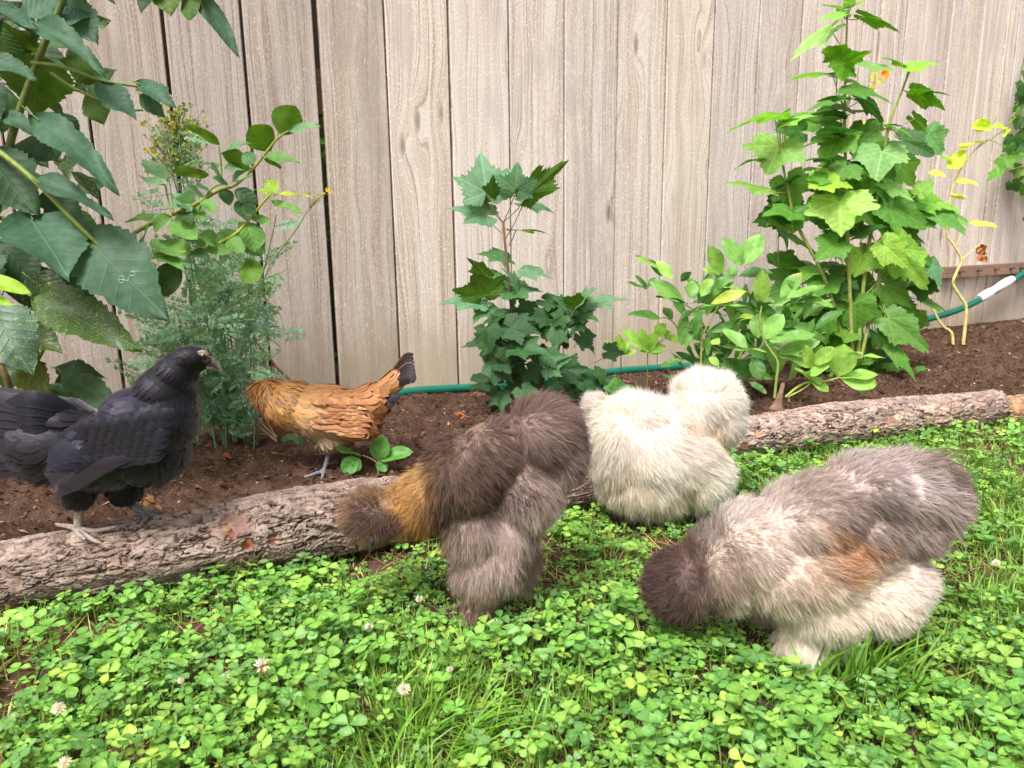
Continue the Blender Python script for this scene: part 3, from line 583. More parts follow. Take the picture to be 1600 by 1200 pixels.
# ---- leaning branch with rounded leaves
Yb = 0.98; b0 = P(38, 612, 1.03); b0[2] = 0.03; b0 = G(34, 668, 0.03)*np.array([1, 1, 1]); Yq = b0[1]
sb_ = plant('leaning_shrub', b0, 'arching yellow green branch with smooth rounded leaves leaning over the black hen', 'shrub')
st = MB(); lf = MB()
def B_(u, v, dy=0.0):
    k = np.clip((u-34)/240.0, 0, 1); return P(u, v, Yq*(1-k)+Yb*k+dy)
tube(st, [b0, B_(38, 604), B_(62, 556), B_(88, 505), B_(120, 460), B_(152, 412), B_(190, 378), B_(240, 347), B_(300, 322), B_(340, 298), B_(368, 288), B_(400, 258), B_(432, 218), B_(452, 204)], [0.0045, 0.0042, 0.0038, 0.0034, 0.0030, 0.0028, 0.0026, 0.0022, 0.0015, 0.0012], 8, lin((132, 136, 52)), 5, bump=.1)
tube(st, [B_(192, 412, .03), B_(220, 405), B_(250, 400), B_(310, 390), B_(345, 378), B_(372, 362), B_(400, 330), B_(418, 308), B_(430, 297)], [0.0025, 0.0022, 0.002, 0.0017, 0.0013], 7, lin((172, 176, 62)), 5, bump=.1)
tube(st, [B_(268, 338), B_(262, 310), B_(258, 288)], [0.0014, 0.001], 6, lin((120, 140, 60)), 4)
tube(st, [B_(345, 290), B_(346, 262), B_(342, 230)], [0.0014, 0.001], 6, lin((120, 140, 60)), 4)
tube(st, [B_(355, 285), B_(330, 295), B_(310, 330)], [0.0014, 0.001], 6, lin((120, 140, 60)), 4)
T2 = (96, 140, 112); U2 = (88, 124, 34); D2 = (50, 84, 50); M2 = (92, 138, 78)
for bx, by, tx, ty, wd, ph, col in [
 (424,236,390,194,40,150,U2),(438,211,462,164,42,150,U2),(448,205,500,196,20,50,T2),(408,246,464,244,20,60,M2),(412,250,440,262,16,140,U2),(342,242,392,220,20,50,T2),(343,228,292,194,24,120,U2),(385,264,350,236,32,140,U2),(326,274,266,268,22,130,U2),(262,284,220,243,26,45,T2),(260,292,216,273,18,50,T2),
 (240,346,194,334,34,45,M2),(266,338,236,358,24,30,M2),(266,346,308,372,34,30,M2),(366,298,404,318,24,20,D2),(374,314,388,344,24,20,D2),(372,346,412,400,40,140,M2),(386,374,322,388,40,40,M2),(384,404,398,444,34,150,U2),(240,392,286,416,24,35,M2),(284,410,248,462,40,30,D2),(248,385,296,392,34,40,M2),
 (428,306,484,304,15,60,(150,168,62)),(432,302,416,280,20,50,(140,176,80)),(424,308,398,292,14,50,(140,176,80)),(424,314,472,332,15,50,M2),(398,256,378,240,22,45,T2),(392,262,352,258,24,50,T2),(370,286,392,272,14,50,T2),(356,290,332,276,20,50,T2),(346,296,360,320,22,40,D2),(330,300,306,290,20,50,T2),(316,312,336,332,20,40,M2),(300,318,280,302,24,50,T2),(284,324,262,318,20,50,T2),(318,308,290,290,18,60,T2),(350,282,330,262,26,50,T2),(362,284,388,262,20,50,T2),(300,322,318,346,20,40,M2),(280,330,300,352,22,40,D2),
 (400,332,378,322,16,40,D2),(396,338,420,352,20,30,M2),(358,374,380,392,26,40,M2),(340,380,316,366,26,50,M2),(322,388,300,372,18,50,M2),(300,392,326,404,20,40,D2),(262,396,236,372,24,40,M2),(372,362,412,378,38,35,M2),(388,352,400,392,36,40,M2),(236,350,212,388,24,40,M2),(300,330,270,300,22,50,T2)]:
    dy = RS.uniform(-.025, .025); b = B_(bx, by, dy); t = B_(tx, ty, dy+RS.uniform(-.03, .0)); leaf_ell(lf, b, t, wd*pxm(Yb)*1.12, jitn(nh_of(b, ph), .16), jc(col, .07), fold=.16, curl=RS.uniform(0, .16), wide=.48, power=.8, nves=5)
st.build('stem', M_STEM, sb_); lf.build('foliage', M_BLUE, sb_)
# bright young leaves poking in at the left edge
b0 = G(-60, 700, .03); yb = plant('young_shoot', b0, 'bright yellow green young leaves poking in at the left edge of the bed', 'plant')
st = MB(); lf = MB(); tube(st, [b0, P(-50, 560, .9), P(-30, 450, .88)], [0.003, 0.002], 6, lin((130, 150, 60)), 5)
for bx, by, tx, ty, wd in [(-40, 438, 40, 448, 32), (-30, 462, 16, 472, 16), (-40, 445, -90, 400, 34), (-34, 450, -60, 520, 30)]:
    b = P(bx, by, .88); t = P(tx, ty, .86); leaf_ell(lf, b, t, wd*pxm(.88), nh_of(b, 35), lin((140, 186, 66)), power=.8)
st.build('stem', M_STEM, yb); lf.build('foliage', M_BRIGHT, yb)

# ---- rue: fine blue-green foliage, yellow-green flower heads
Yr = 1.36; b0 = G(330, 664, .0); b0 = F(345, 640, .30); b0[2] = .0; Yr = b0[1]
ru = plant('rue', b0, 'airy rue bush with tiny blue green leaflets and yellow flower heads beside the fence', 'plant')
st = MB(); lf = MB(); fl = MB()
def spat(mb, p, d, L, W, n, c): leaf_ell(mb, p, p+d*L, W, n, c, fold=.05, curl=.05, wide=.62, nv=5, nves=1, wavy=0, power=.8)
def rue_leaf(p, d, L, seed):
    d = nrm(d); side = nrm(np.cross(d, look(p)+RS.randn(3)*.5)); n = nrm(np.cross(side, d)); tube(st, [p, p+d*L], [0.0008, 0.0004], 4, lin((120, 150, 120)), 0)
    for k in range(5):
        q = p+d*L*(0.25+0.75*k/4); 
        for s in ((-1, 1) if k < 4 else (0,)):
            dd = nrm(d*0.8+side*s*0.9); l2 = L*(0.34-0.035*k)
            tube(st, [q, q+dd*l2*0.6], 0.0004, 4, lin((120, 150, 120)), 0)
            for a in (-0.75, 0, 0.75):
                d3 = nrm(dd*math.cos(a)+nrm(np.cross(n, dd))*math.sin(a)+n*RS.uniform(-.2, .2)); spat(lf, q+dd*l2*0.5, d3, 0.0085*RS.uniform(.7, 1.2), 0.0042, n+RS.randn(3)*.2, jc((128, 172, 156), .10))
stems = []
for k in range(26):
    u, v = RS.uniform(215, 440), RS.uniform(300, 580)
    if k < 8: u, v = RS.uniform(245, 315), RS.uniform(200, 280)
    tp = P(u, v, Yr+RS.uniform(-.12, .10)); bs = b0+np.array([RS.uniform(-.05, .06), RS.uniform(-.04, .04), 0]); mid = (bs+tp)/2+np.array([RS.uniform(-.03, .03), 0, .02])
    c_ = catmull([bs, mid, tp], 10); tube(st, c_, [0.0017, 0.0012, 0.0008], 5, lin((110, 140, 100)), 0); stems.append(c_)
    for q in range(2, len(c_)):
        if c_[q][2] > 0.055 and RS.rand() < (0.9 if c_[q][2] < 0.34 else 0.5):
            for h in range(1): d = np.array([RS.uniform(-1, 1), RS.uniform(-.8, .3), RS.uniform(-.2, .7)]); rue_leaf(c_[q], d, RS.uniform(.030, .055), k)
for k in range(22):                            # lower skirt of foliage, partly behind the hens
    u, v = RS.uniform(205, 440), RS.uniform(450, 602); p = P(u, v, Yr+RS.uniform(-.15, .05)); rue_leaf(p, np.array([RS.uniform(-1, 1), -.3, RS.uniform(-.3, .7)]), RS.uniform(.035, .06), k)
for k in range(240):                           # flower head buds
    u, v = 276+RS.randn()*22, 212+RS.randn()*24; p = P(u, v, Yr+RS.uniform(-.03, .03)); q = P(276+(u-276)*.3, v+34, Yr)
    tube(st, [q, p], 0.0004, 4, lin((120, 130, 70)), 0); r_ = RS.uniform(.0018, .0036); cl = jc([(140, 154, 68), (108, 134, 58), (176, 172, 84), (96, 104, 56)][RS.randint(4)], .08)
    for j in range(4):
        a = j*1.57+RS.rand(); d = nrm(np.array([math.cos(a), -.4, math.sin(a)])); spat(fl, p, d, r_*1.5, r_*1.3, nrm(np.array([0, -1, .3])), cl)
st.build('stem', M_STEM, ru); lf.build('foliage', M_RUE, ru); fl.build('flower_head', M_PETAL, ru)
# ragwort-like stalk with small yellow flower
b0 = F(398, 640, .22); b0[2] = 0; rg = plant('wildflower', b0, 'thin wildflower stalk topped with small yellow blooms against the fence', 'flower')
st = MB(); fl = MB(); y_ = b0[1]; pts = [b0, P(392, 520, y_), P(418, 424, y_), P(462, 360, y_-.02), P(486, 322, y_-.03), P(512, 297, y_-.04)]
tube(st, pts, [0.0014, 0.0010, 0.0006], 5, lin((120, 140, 70)), 6)
for k, (u, v) in enumerate([(512, 296), (506, 302), (497, 304), (490, 308), (484, 300), (500, 312), (516, 299)]):
    p = P(u, v, y_-.04); tube(st, [P(484, 326, y_-.03), p], 0.0005, 4, lin((130, 150, 60)), 0)
    for j in range(7):
        a = j*.9; d = nrm(np.array([math.cos(a), -.2, math.sin(a)*.5])); spat(fl, p, d, .005 if k in (0, 6) else .003, .0022, np.array([0, -.6, 1.0]), lin((236, 214, 30) if k in (0, 1, 6) else (170, 180, 60)))
st.build('stem', M_STEM, rg); fl.build('bloom', M_PETAL, rg)

# ---- dead brown twigs beside the chestnut hen
b0 = F(458, 606, .25); b0[2] = 0.03; yt = b0[1]
tw = plant('dead_twig', b0, 'bare tan twig leaning up out of the rue behind the chestnut hen', 'twig'); mb = MB()
tube(mb, [P(470, 640, yt), P(455, 597, yt), P(436, 578, yt), P(422, 560, yt), P(408, 545, yt), P(398, 532, yt), P(378, 512, yt+.02)], [0.0032, 0.0028, 0.0024, 0.0015], 7, lin((178, 146, 120)), 5, bump=.4)
tube(mb, [P(424, 562, yt), P(428, 580, yt), P(424, 592, yt)], [0.0016, 0.001], 5, lin((150, 116, 90)), 4, bump=.4); mb.build('branch', M_BARK, tw)
yt = G(420, 690, .034)[1]; b0 = G(433, 692, .034)
tw = plant('dead_twig', b0, 'forked pale dead twigs lying low in front of the chestnut hen', 'twig'); mb = MB()
for pp, r in (([(433, 690), (418, 678), (400, 664), (380, 650), (350, 642), (322, 630)], .0022), ([(432, 683), (415, 668), (403, 655), (388, 640), (372, 628), (350, 600)], .002), ([(433, 690), (425, 672), (405, 640), (392, 610), (384, 585)], .0015), ([(404, 664), (392, 668), (380, 676)], .0012), ([(418, 678), (396, 676), (378, 662), (352, 655)], .0014)):
    tube(mb, [P(u, v, yt-.0+.0006*(433-u)) for u, v in pp], [r, r*.8, r*.45], 6, lin((176, 150, 122)), 5, bump=.4)
mb.build('branch', M_BARK, tw)

# ---- currant bush in the middle
Yc = 1.52; b0 = G(808, 612, -.0)*1.0; b0 = P(808, 614, Yc); b0[2] = 0.0
cu = plant('currant_bush', b0, 'dark green lobed currant bush with reddish stems in the centre of the bed', 'shrub')
st = MB(); lf = MB(); RB = (118, 72, 58)
def C_(u, v, d=0.0): return P(u, v, Yc+d)
tube(st, [b0, C_(802, 560), C_(800, 500), C_(796, 440), C_(790, 390), C_(786, 345)], [0.0040, 0.0036, 0.0032, 0.0028, 0.0024], 8, np.array([lin((70, 56, 46)), lin((90, 70, 56)), lin((150, 104, 80))]), 6, bump=.15)
tube(st, [b0+np.array([-.01, 0, 0]), C_(796, 570), C_(784, 540), C_(775, 505), C_(766, 484)], [0.003, 0.0026, 0.0018], 7, lin((128, 66, 50)), 5)
tube(st, [b0+np.array([.02, 0, 0]), C_(850, 590), C_(868, 560), C_(876, 530), C_(884, 500), C_(896, 482)], [0.003, 0.0026, 0.0016], 7, lin((62, 46, 40)), 5)
def pet(b, o, r=.0010, c=(108, 100, 62)): tube(st, [o, (o+b)/2+np.array([0, 0, -.004]), b], r, 5, lin(c), 4)
T3 = (88, 134, 112); U3 = (70, 106, 28); D3 = (44, 82, 50); N3 = (66, 112, 72)
A_ = (786, 348)
for bx, by, tx, ty, wd, ph, col, o in [
 (760,302,752,240,92,25,(104,148,130),A_),(762,316,742,296,104,132,U3,A_),(806,298,808,256,62,30,T3,A_),(828,302,884,250,46,150,U3,A_),(760,336,702,320,48,50,T3,(784,364)),(818,318,866,326,30,55,T3,(788,376)),(806,360,856,358,26,100,U3,(794,384)),(786,402,748,392,30,50,N3,(790,410)),(784,402,806,412,22,50,N3,(790,420)),
 (754,462,742,424,84,130,U3,(772,494)),(758,430,730,400,30,140,U3,(790,440)),(748,470,686,466,52,40,T3,(770,490)),(760,478,740,500,44,35,N3,(770,490)),(822,424,862,430,34,55,T3,(800,438)),(796,456,848,448,50,60,N3,(798,460)),(790,450,826,470,50,40,N3,(796,470)),(806,446,792,420,30,60,T3,(796,450)),(766,428,792,440,26,60,N3,(794,446)),
 (904,478,928,446,70,60,T3,(886,500)),(902,478,880,462,54,130,U3,(886,500)),(922,474,984,462,34,60,(96,134,112),(890,492)),(904,486,936,500,34,40,N3,(886,506)),(880,478,866,462,34,60,N3,(886,500)),(852,470,884,480,40,60,D3,(880,500))]:
    d = RS.uniform(-.02, .02); b = C_(bx, by, d); t = C_(tx, ty, d+RS.uniform(-.03, .01)); leaf_lobed(lf, b, t, wd*pxm(Yc)*1.05, jitn(nh_of(b, ph), .10), jc(col, .06), lobes=LOBES5, serr=.10, fold=.18, curl=.18); pet(b, C_(*o))
for k in range(76):
    u, v = RS.uniform(745, 950), RS.uniform(462, 618)
    if (u < 775 and v < 510) or (u > 900 and v < 500): continue
    if ((u-845)/112)**2+((v-560)/82)**2 > 1.0: continue
    d = RS.uniform(-.08, .07); b = C_(u, v, d); an = RS.uniform(-.6, 3.7); l = RS.uniform(26, 46)*pxm(Yc); t = b+CR*l*math.cos(an)-UPV*l*math.sin(an)*.8+np.array([0, RS.uniform(-.03, .0), 0])
    leaf_lobed(lf, b, t, l*1.35, jitn(nh_of(b, RS.uniform(15, 70)), .35), jc([D3, (38, 72, 44), (54, 96, 62), (76, 116, 88)][RS.randint(4)], .10), lobes=LOBES5, serr=.10, fold=.2, curl=.2); pet(b, C_(u+(845-u)*.2, v+18, d+.02), .0007, (80, 90, 50))
st.build('stem', M_STEM, cu); lf.build('foliage', M_BLUE, cu)

# ---- peony clump
Yp = 1.50; b0 = P(1095, 606, Yp); b0[2] = .0
pe = plant('peony', b0, 'leafy peony clump with smooth pointed green leaflets right of the currant bush', 'plant')
st = MB(); lf = MB()
PX = lambda x, y: (940+x/3.478, 340+y/3.478)
def Q_(x, y, d=0.0): u, v = PX(x, y); return P(u, v, Yp+d)
def stemQ(pts, r, c=(150, 160, 70), d=0.0): tube(st, [Q_(x, y, d) for x, y in pts], r, 7, lin(c), 5)
stemQ([(540, 900), (540, 780), (545, 640), (540, 560), (520, 500)], [.0026, .0022, .0018]); stemQ([(545, 640), (590, 560), (635, 480)], [.0018, .0012]); stemQ([(530, 520), (450, 470)], [.0014, .001], (96, 110, 60)); stemQ([(600, 700), (560, 600), (535, 530)], [.0014, .001], (84, 78, 50))
stemQ([(940, 980), (950, 880), (958, 790), (930, 740), (880, 660), (860, 560), (870, 480)], [.0028, .0024, .0016], (140, 160, 76), -.08); stemQ([(760, 900), (740, 780), (790, 700)], [.002, .0014]); stemQ([(420, 610), (380, 560), (330, 540)], [.0014, .001], (90, 96, 60)); stemQ([(560, 620), (480, 600), (420, 590)], [.0014, .001], (90, 96, 60)); stemQ([(650, 770), (760, 765), (920, 755)], [.0014, .001], (120, 140, 60)); stemQ([(640, 720), (600, 700), (560, 640)], [.0014, .001], (90, 96, 60))
GP = (112, 164, 92); GB = (134, 182, 96); GD = (66, 116, 56); GY = (160, 192, 90); PK = lin((190, 160, 120))
for bx, by, tx, ty, wd, ph, col in [
 (450,460,262,335,80,40,GP),(470,470,300,415,40,110,GD),(385,330,205,190,50,50,GB),(330,320,252,220,45,140,GD),(385,335,300,230,60,40,GB),(430,350,482,292,50,140,GD),(480,440,500,340,70,40,GP),(540,430,600,325,70,35,GB),(590,395,725,305,60,50,GP),(590,470,782,392,60,50,GY),(660,380,812,388,34,60,GB),(560,475,812,462,26,80,GP),(640,310,556,275,50,60,GB),(658,305,586,155,85,35,GP),(765,265,668,108,92,35,GP),(780,260,862,80,105,30,GP),(740,320,930,282,80,45,GD),(700,340,720,255,60,50,GP),
 (868,480,872,290,85,30,GB),(972,440,1082,293,85,30,GP),(1000,450,1186,350,64,45,GP),(985,475,1184,408,34,100,(110,150,50)),(880,520,860,440,50,110,GD),(905,500,930,445,50,40,GB),(850,655,845,520,85,30,GP),(885,660,985,520,95,30,GP),(910,675,1168,612,85,45,GP),(955,745,1188,655,90,40,GP),(795,715,668,596,75,35,GP),(650,770,830,870,95,30,GD),(800,890,900,950,36,40,GD),(820,760,870,880,80,35,GD),(925,740,1150,795,60,60,GB),(740,560,840,520,60,60,GY),(700,590,770,540,60,120,GD),(880,700,1040,680,40,80,GP),(780,620,840,700,40,60,GD),(830,560,780,500,60,60,GD),
 (1100,700,1150,780,60,50,GP),(600,760,560,820,60,50,GD),(580,760,640,800,50,60,GB),(440,590,560,660,60,50,GD),(330,545,150,510,60,50,GD),(380,560,340,480,60,60,GD),(420,560,500,500,60,60,GD),(1000,480,1010,560,50,50,GD),(640,690,600,660,50,60,GB),(720,715,900,712,24,80,GB),(690,820,640,900,50,40,GD),(960,600,1060,570,50,60,GD),(250,390,190,310,34,60,GD),(240,390,150,340,28,60,GD),(250,380,290,320,28,60,GD)]:
    d = RS.uniform(-.03, .03)-(.04 if by > 600 else 0); b = Q_(bx, by, d); t = Q_(tx, ty, d+RS.uniform(-.03, .02)); leaf_ell(lf, b, t, wd/3.478*pxm(Yp)*1.04, jitn(nh_of(b, ph), .14), jc(col, .06), fold=.14, curl=.12, wide=.52, power=.75, nves=3.5, nv=13, c2=PK if RS.rand() < .25 else None)
for k in range(120):
    x, y = RS.uniform(430, 1150), RS.uniform(420, 900); b = Q_(x, y, RS.uniform(-.02, .12)); an = RS.uniform(-.5, 3.6); l = RS.uniform(32, 62)*pxm(Yp); t = b+CR*l*math.cos(an)+UPV*l*math.sin(an); leaf_ell(lf, b, t, l*.32, jitn(nh_of(b, 50), .3), jc([GD, GP, (88, 138, 72)][RS.randint(3)], .1), wide=.5, power=.8, nves=3.5)
st.build('stem', M_STEM, pe); lf.build('foliage', M_PEONY, pe)
# sprawling shoot of the peony kind next to the log stub
Ys = 1.40; b0 = P(1222, 618, Ys); b0[2] = 0.03
ps = plant('peony', b0, 'low spreading peony shoot with broad round leaflets beside the log stub', 'plant', None); st = MB(); lf = MB()
R_ = lambda x, y, d=0.0: P(940+x/3.478, 340+y/3.478, Ys+d)
tube(st, [R_(1000, 975), R_(1060, 925), R_(1120, 895), R_(1210, 890), R_(1295, 868)], [.0026, .0022, .0015], 7, lin((160, 172, 84)), 5); tube(st, [R_(1010, 975), R_(1080, 940), R_(1130, 900), R_(1120, 850)], [.002, .0014], 7, lin((160, 172, 84)), 5)
for bx, by, tx, ty, wd, ph in [(1292,862,1318,690,140,25),(1298,872,1508,840,80,50),(1300,875,1500,905,95,35),(1125,885,1242,935,80,45),(1120,860,1232,800,70,50),(1130,880,1060,810,60,60),(1140,820,1110,700,60,40),(1130,860,1080,830,50,100),(1150,800,1262,708,80,40),(1130,870,1200,900,40,60),(1300,740,1420,730,40,80),(1400,760,1545,750,50,80),(1320,860,1440,950,60,50)]:
    b = R_(bx, by); t = R_(tx, ty, RS.uniform(-.03, .0)); leaf_ell(lf, b, t, wd/3.478*pxm(Ys)*1.08, jitn(nh_of(b, ph), .12), jc(GB, .06), fold=.16, curl=.10, wide=.55, power=.62, nves=3.5, nv=13)
st.build('stem', M_STEM, ps); lf.build('foliage', M_PEONY, ps)
# two seedlings left of the clump
for nm, base, y_, lv, lab in [('a', (968, 587), 1.62, [(105,742,25,662,44),(105,738,90,636,54),(110,742,192,722,34),(100,738,40,700,30),(112,738,150,670,40),(108,742,60,735,24)], 'slim peony seedling with narrow leaflets, nearest the currant bush'),
                         ('b', (1009, 600), 1.55, [(250,732,118,598,78),(252,730,212,610,60),(258,732,346,690,66),(256,728,290,618,60),(300,645,345,578,70),(345,660,458,662,60),(256,736,210,720,34),(262,736,330,725,30),(340,650,375,620,50)], 'taller peony seedling with a tuft of broad leaflets between clump and currant bush')]:
    b0 = P(base[0], base[1], y_); b0[2] = -.002; s_ = plant('peony_seedling', b0, lab, 'plant', 'peony seedlings by the fence'); st = MB(); lf = MB()
    c0 = P(*PX(*lv[0][:2]), y_); tube(st, [b0, (b0+c0)/2+np.array([.002, 0, 0]), c0], [.0017, .0015, .0012], 6, lin((120, 120, 62)), 5)
    for bx, by, tx, ty, wd in lv:
        b = P(*PX(bx, by), y_); t = P(*PX(tx, ty), y_-RS.uniform(0, .02)); tube(st, [c0, b], .0008, 5, lin((120, 140, 62)), 0); leaf_ell(lf, b, t, wd/3.478*pxm(y_)*1.1, jitn(nh_of(b, 45), .14), jc((138, 190, 92), .06), wide=.5, power=.8, nves=3.5)
    st.build('stem', M_STEM, s_); lf.build('foliage', M_PEONY, s_)
# small seedlings between the white hen's head and the hose, and by the chestnut hen's foot
def sprout(base, y_, lv, lab, col=(88, 140, 84), sc_=1.0, jn=None, stems=()):
    b0 = P(base[0], base[1], y_); b0[2] = max(b0[2], .0); s_ = plant('sprout', b0, lab, 'plant'); st = MB(); lf = MB()
    for pts in stems: tube(st, [P(u, v, y_) for u, v in pts], [.0018, .0012], 6, lin((160, 140, 90)), 4)
    for bx, by, tx, ty, wd, ph in lv: b = P(bx, by, y_); t = P(tx, ty, y_-.008); leaf_ell(lf, b, t, wd*pxm(y_)*1.1, jitn(nh_of(b, ph), .1), jc(col, .06), wide=.52, power=.65, nves=3.5, fold=.2)
    if st.n == 0: tube(st, [b0, P(lv[0][0], lv[0][1], y_)], .001, 6, lin((130, 140, 70)), 3)
    st.build('stem', M_STEM, s_); lf.build('foliage', M_PEONY, s_)
yk = G(590, 742, .036)[1]
sprout((592, 738), yk, [(590, 718, 598, 682, 30, 35), (592, 719, 642, 702, 24, 45), (564, 713, 512, 692, 14, 80), (560, 716, 534, 738, 26, 35), (562, 716, 555, 738, 14, 40), (588, 722, 604, 736, 16, 50)], 'small green sprout with notched leaves at the chestnut hen\'s foot', (88, 146, 80),
       stems=[[(592, 742), (588, 722), (566, 711)], [(592, 742), (590, 728), (592, 718)]])
yk = G(470, 700, .036)[1]
sprout((480, 706), yk+.05, [(478, 700, 440, 682, 26, 40), (480, 702, 500, 692, 24, 40), (470, 702, 508, 700, 20, 30)], 'dark leafy sprout in shade beneath the chestnut hen', (50, 92, 48))
yk = 1.25
sprout((968, 622), yk, [(966, 616, 962, 590, 24, 35), (968, 618, 992, 604, 18, 45), (966, 617, 944, 604, 18, 60)], 'small rounded sprout just behind the white hen\'s neck', (84, 142, 84))

# ---- big right-hand bush with maple-like leaves
Yg = 1.72; b0 = P(1330, 560, Yg); b0[2] = .01
gb = plant('maple_leaved_shrub', b0, 'tall bright green shrub with maple shaped leaves at the right of the bed', 'shrub')
st = MB(); lf = MB()
W_ = lambda x, y, d=0.0: P(1120+x/3.333, y/3.333, Yg+d)
V_ = lambda x, y, d=0.0: P(1300+x/2.727, 160+y/2.727, Yg+d)
SG = (150, 160, 84)
for pts, r in (([(1332, 560), (1326, 420), (1322, 300), (1320, 170), (1322, 80), (1324, 20)], [.0050, .0045, .0035, .0025, .0018]), ([(1325, 560), (1290, 440), (1245, 350), (1232, 300), (1222, 250), (1218, 205)], [.0045, .004, .0028, .0016]), ([(1340, 560), (1352, 420), (1372, 300), (1388, 200), (1410, 140), (1424, 104)], [.0045, .004, .003, .0018]), ([(1345, 560), (1372, 440), (1380, 340), (1378, 300)], [.004, .003, .002]), ([(1352, 400), (1378, 370), (1420, 330)], [.0016, .0012]), ([(1350, 410), (1390, 378), (1440, 400)], [.0016, .0012])):
    tube(st, [P(u, v, Yg) for u, v in pts], r, 8, lin(SG), 6, bump=.1)
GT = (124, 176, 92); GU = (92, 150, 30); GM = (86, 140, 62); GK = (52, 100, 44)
def petiole(b, hint): tube(st, [hint, (b+hint)/2+np.array([0, 0, -.003]), b], .0011, 5, lin((160, 168, 96)), 4)
ST_ = [(1326, 420), (1322, 300), (1320, 170), (1322, 80), (1322, 30), (1290, 440), (1245, 350), (1232, 300), (1222, 250), (1352, 420), (1372, 300), (1388, 200), (1410, 140), (1372, 440), (1380, 340)]
def near_stem(b):
    U, Wv, _ = proj(b[None]); k = [math.hypot(U[0]-u, (Wv[0]+14-v)*.8) for u, v in ST_]; j = int(np.argmin(k)); return P(ST_[j][0], ST_[j][1], Yg)
for fn, bx, by, tx, ty, wd, ph, col in [
 (W_,660,72,536,92,80,60,GT),(W_,660,60,560,5,60,50,GU),(W_,700,32,764,6,60,50,GT),(W_,690,20,700,-60,60,50,GT),(W_,772,88,952,152,56,130,GU),(W_,592,152,388,280,110,50,(140,186,120)),(W_,655,300,540,240,120,130,GU),(W_,665,330,640,430,150,150,GU),(W_,690,320,806,250,80,120,GU),(W_,750,330,946,356,80,55,(120,168,110)),(W_,1000,350,866,278,64,80,GU),(W_,1010,352,1152,322,90,60,(130,190,70)),(W_,600,382,374,386,46,85,GU),(W_,700,470,910,502,110,60,GM),(W_,1040,488,1200,560,110,130,GU),(W_,1044,480,1208,478,60,110,GU),
 (W_,640,512,478,552,70,60,GM),(W_,700,512,520,500,50,100,GK),(W_,642,596,478,574,56,110,GK),(W_,300,602,60,640,70,70,GU),(W_,345,612,380,548,70,70,GU),(W_,370,640,500,590,90,60,GT),(W_,360,640,530,610,60,120,GU),(W_,325,758,262,895,300,25,GT),(W_,218,832,84,848,72,110,GU),(W_,258,992,72,932,92,50,GT),(W_,360,960,420,888,110,60,GK),(W_,385,1110,400,1210,240,30,GM),(W_,385,1110,250,1100,150,50,GM),(W_,650,690,495,664,110,110,GK),(W_,600,730,455,740,70,60,GM),(W_,750,725,765,795,210,35,GM),(W_,860,790,830,922,240,20,(120,170,112)),(W_,965,735,1125,800,150,35,GK),(W_,1100,705,1180,800,150,30,(110,170,120)),(W_,1030,620,1120,715,70,130,GU),
 (W_,530,940,712,955,170,55,(150,196,80)),(W_,560,930,470,925,110,60,GM),(W_,640,1050,650,1200,320,25,(140,184,96)),(W_,870,930,905,1078,150,20,(124,180,110)),(W_,880,960,1025,1030,80,40,(124,180,110)),(W_,1035,1040,1275,1080,150,45,GT),(W_,1060,1000,1130,925,100,50,GT),(W_,1140,1092,1330,1160,110,35,(120,176,110)),(W_,900,1070,1105,1175,210,30,GM),(W_,850,655,980,640,50,90,GK),(W_,760,510,880,640,70,40,GK),(W_,900,660,1020,690,60,100,GU),(W_,1130,780,1180,810,60,60,GU),(W_,590,830,460,815,80,110,GK),
 (V_,60,440,30,560,170,30,GT),(V_,130,648,100,735,180,30,(134,186,92)),(V_,225,610,325,700,120,40,(138,190,92)),(V_,275,620,412,800,150,30,(130,184,92)),(V_,300,600,442,690,110,40,GM),(V_,95,855,100,992,200,25,GM),(V_,225,780,340,862,130,40,GM),(V_,270,700,336,750,100,40,GM),(V_,240,920,425,1058,150,25,(96,146,80)),(V_,262,1060,362,1172,64,40,GM),(V_,420,690,466,780,70,30,(90,140,110)),(V_,150,450,400,560,180,40,GM),(V_,340,420,545,440,120,50,(110,180,70)),(V_,430,470,590,545,110,40,(100,156,90)),(V_,20,600,-60,660,150,40,GM),(V_,-20,760,-90,830,150,40,GM),(V_,120,560,220,520,110,60,GK),(V_,180,230,280,320,150,40,GM),(V_,60,270,0,330,160,40,GM)]:
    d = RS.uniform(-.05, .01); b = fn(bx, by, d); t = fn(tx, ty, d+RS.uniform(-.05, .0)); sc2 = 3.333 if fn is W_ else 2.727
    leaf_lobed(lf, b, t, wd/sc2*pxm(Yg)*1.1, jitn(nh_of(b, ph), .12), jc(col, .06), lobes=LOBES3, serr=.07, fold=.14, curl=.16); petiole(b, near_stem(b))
def inbush(u, v):
    prof = [(60, 1300, 1345), (160, 1262, 1400), (230, 1230, 1420), (300, 1215, 1430), (360, 1190, 1440), (430, 1196, 1452), (500, 1236, 1448), (560, 1290, 1440), (590, 1360, 1425)]
    a = np.interp(v, [p[0] for p in prof], [p[1] for p in prof]); b = np.interp(v, [p[0] for p in prof], [p[2] for p in prof]); return a < u < b
n_ = 0
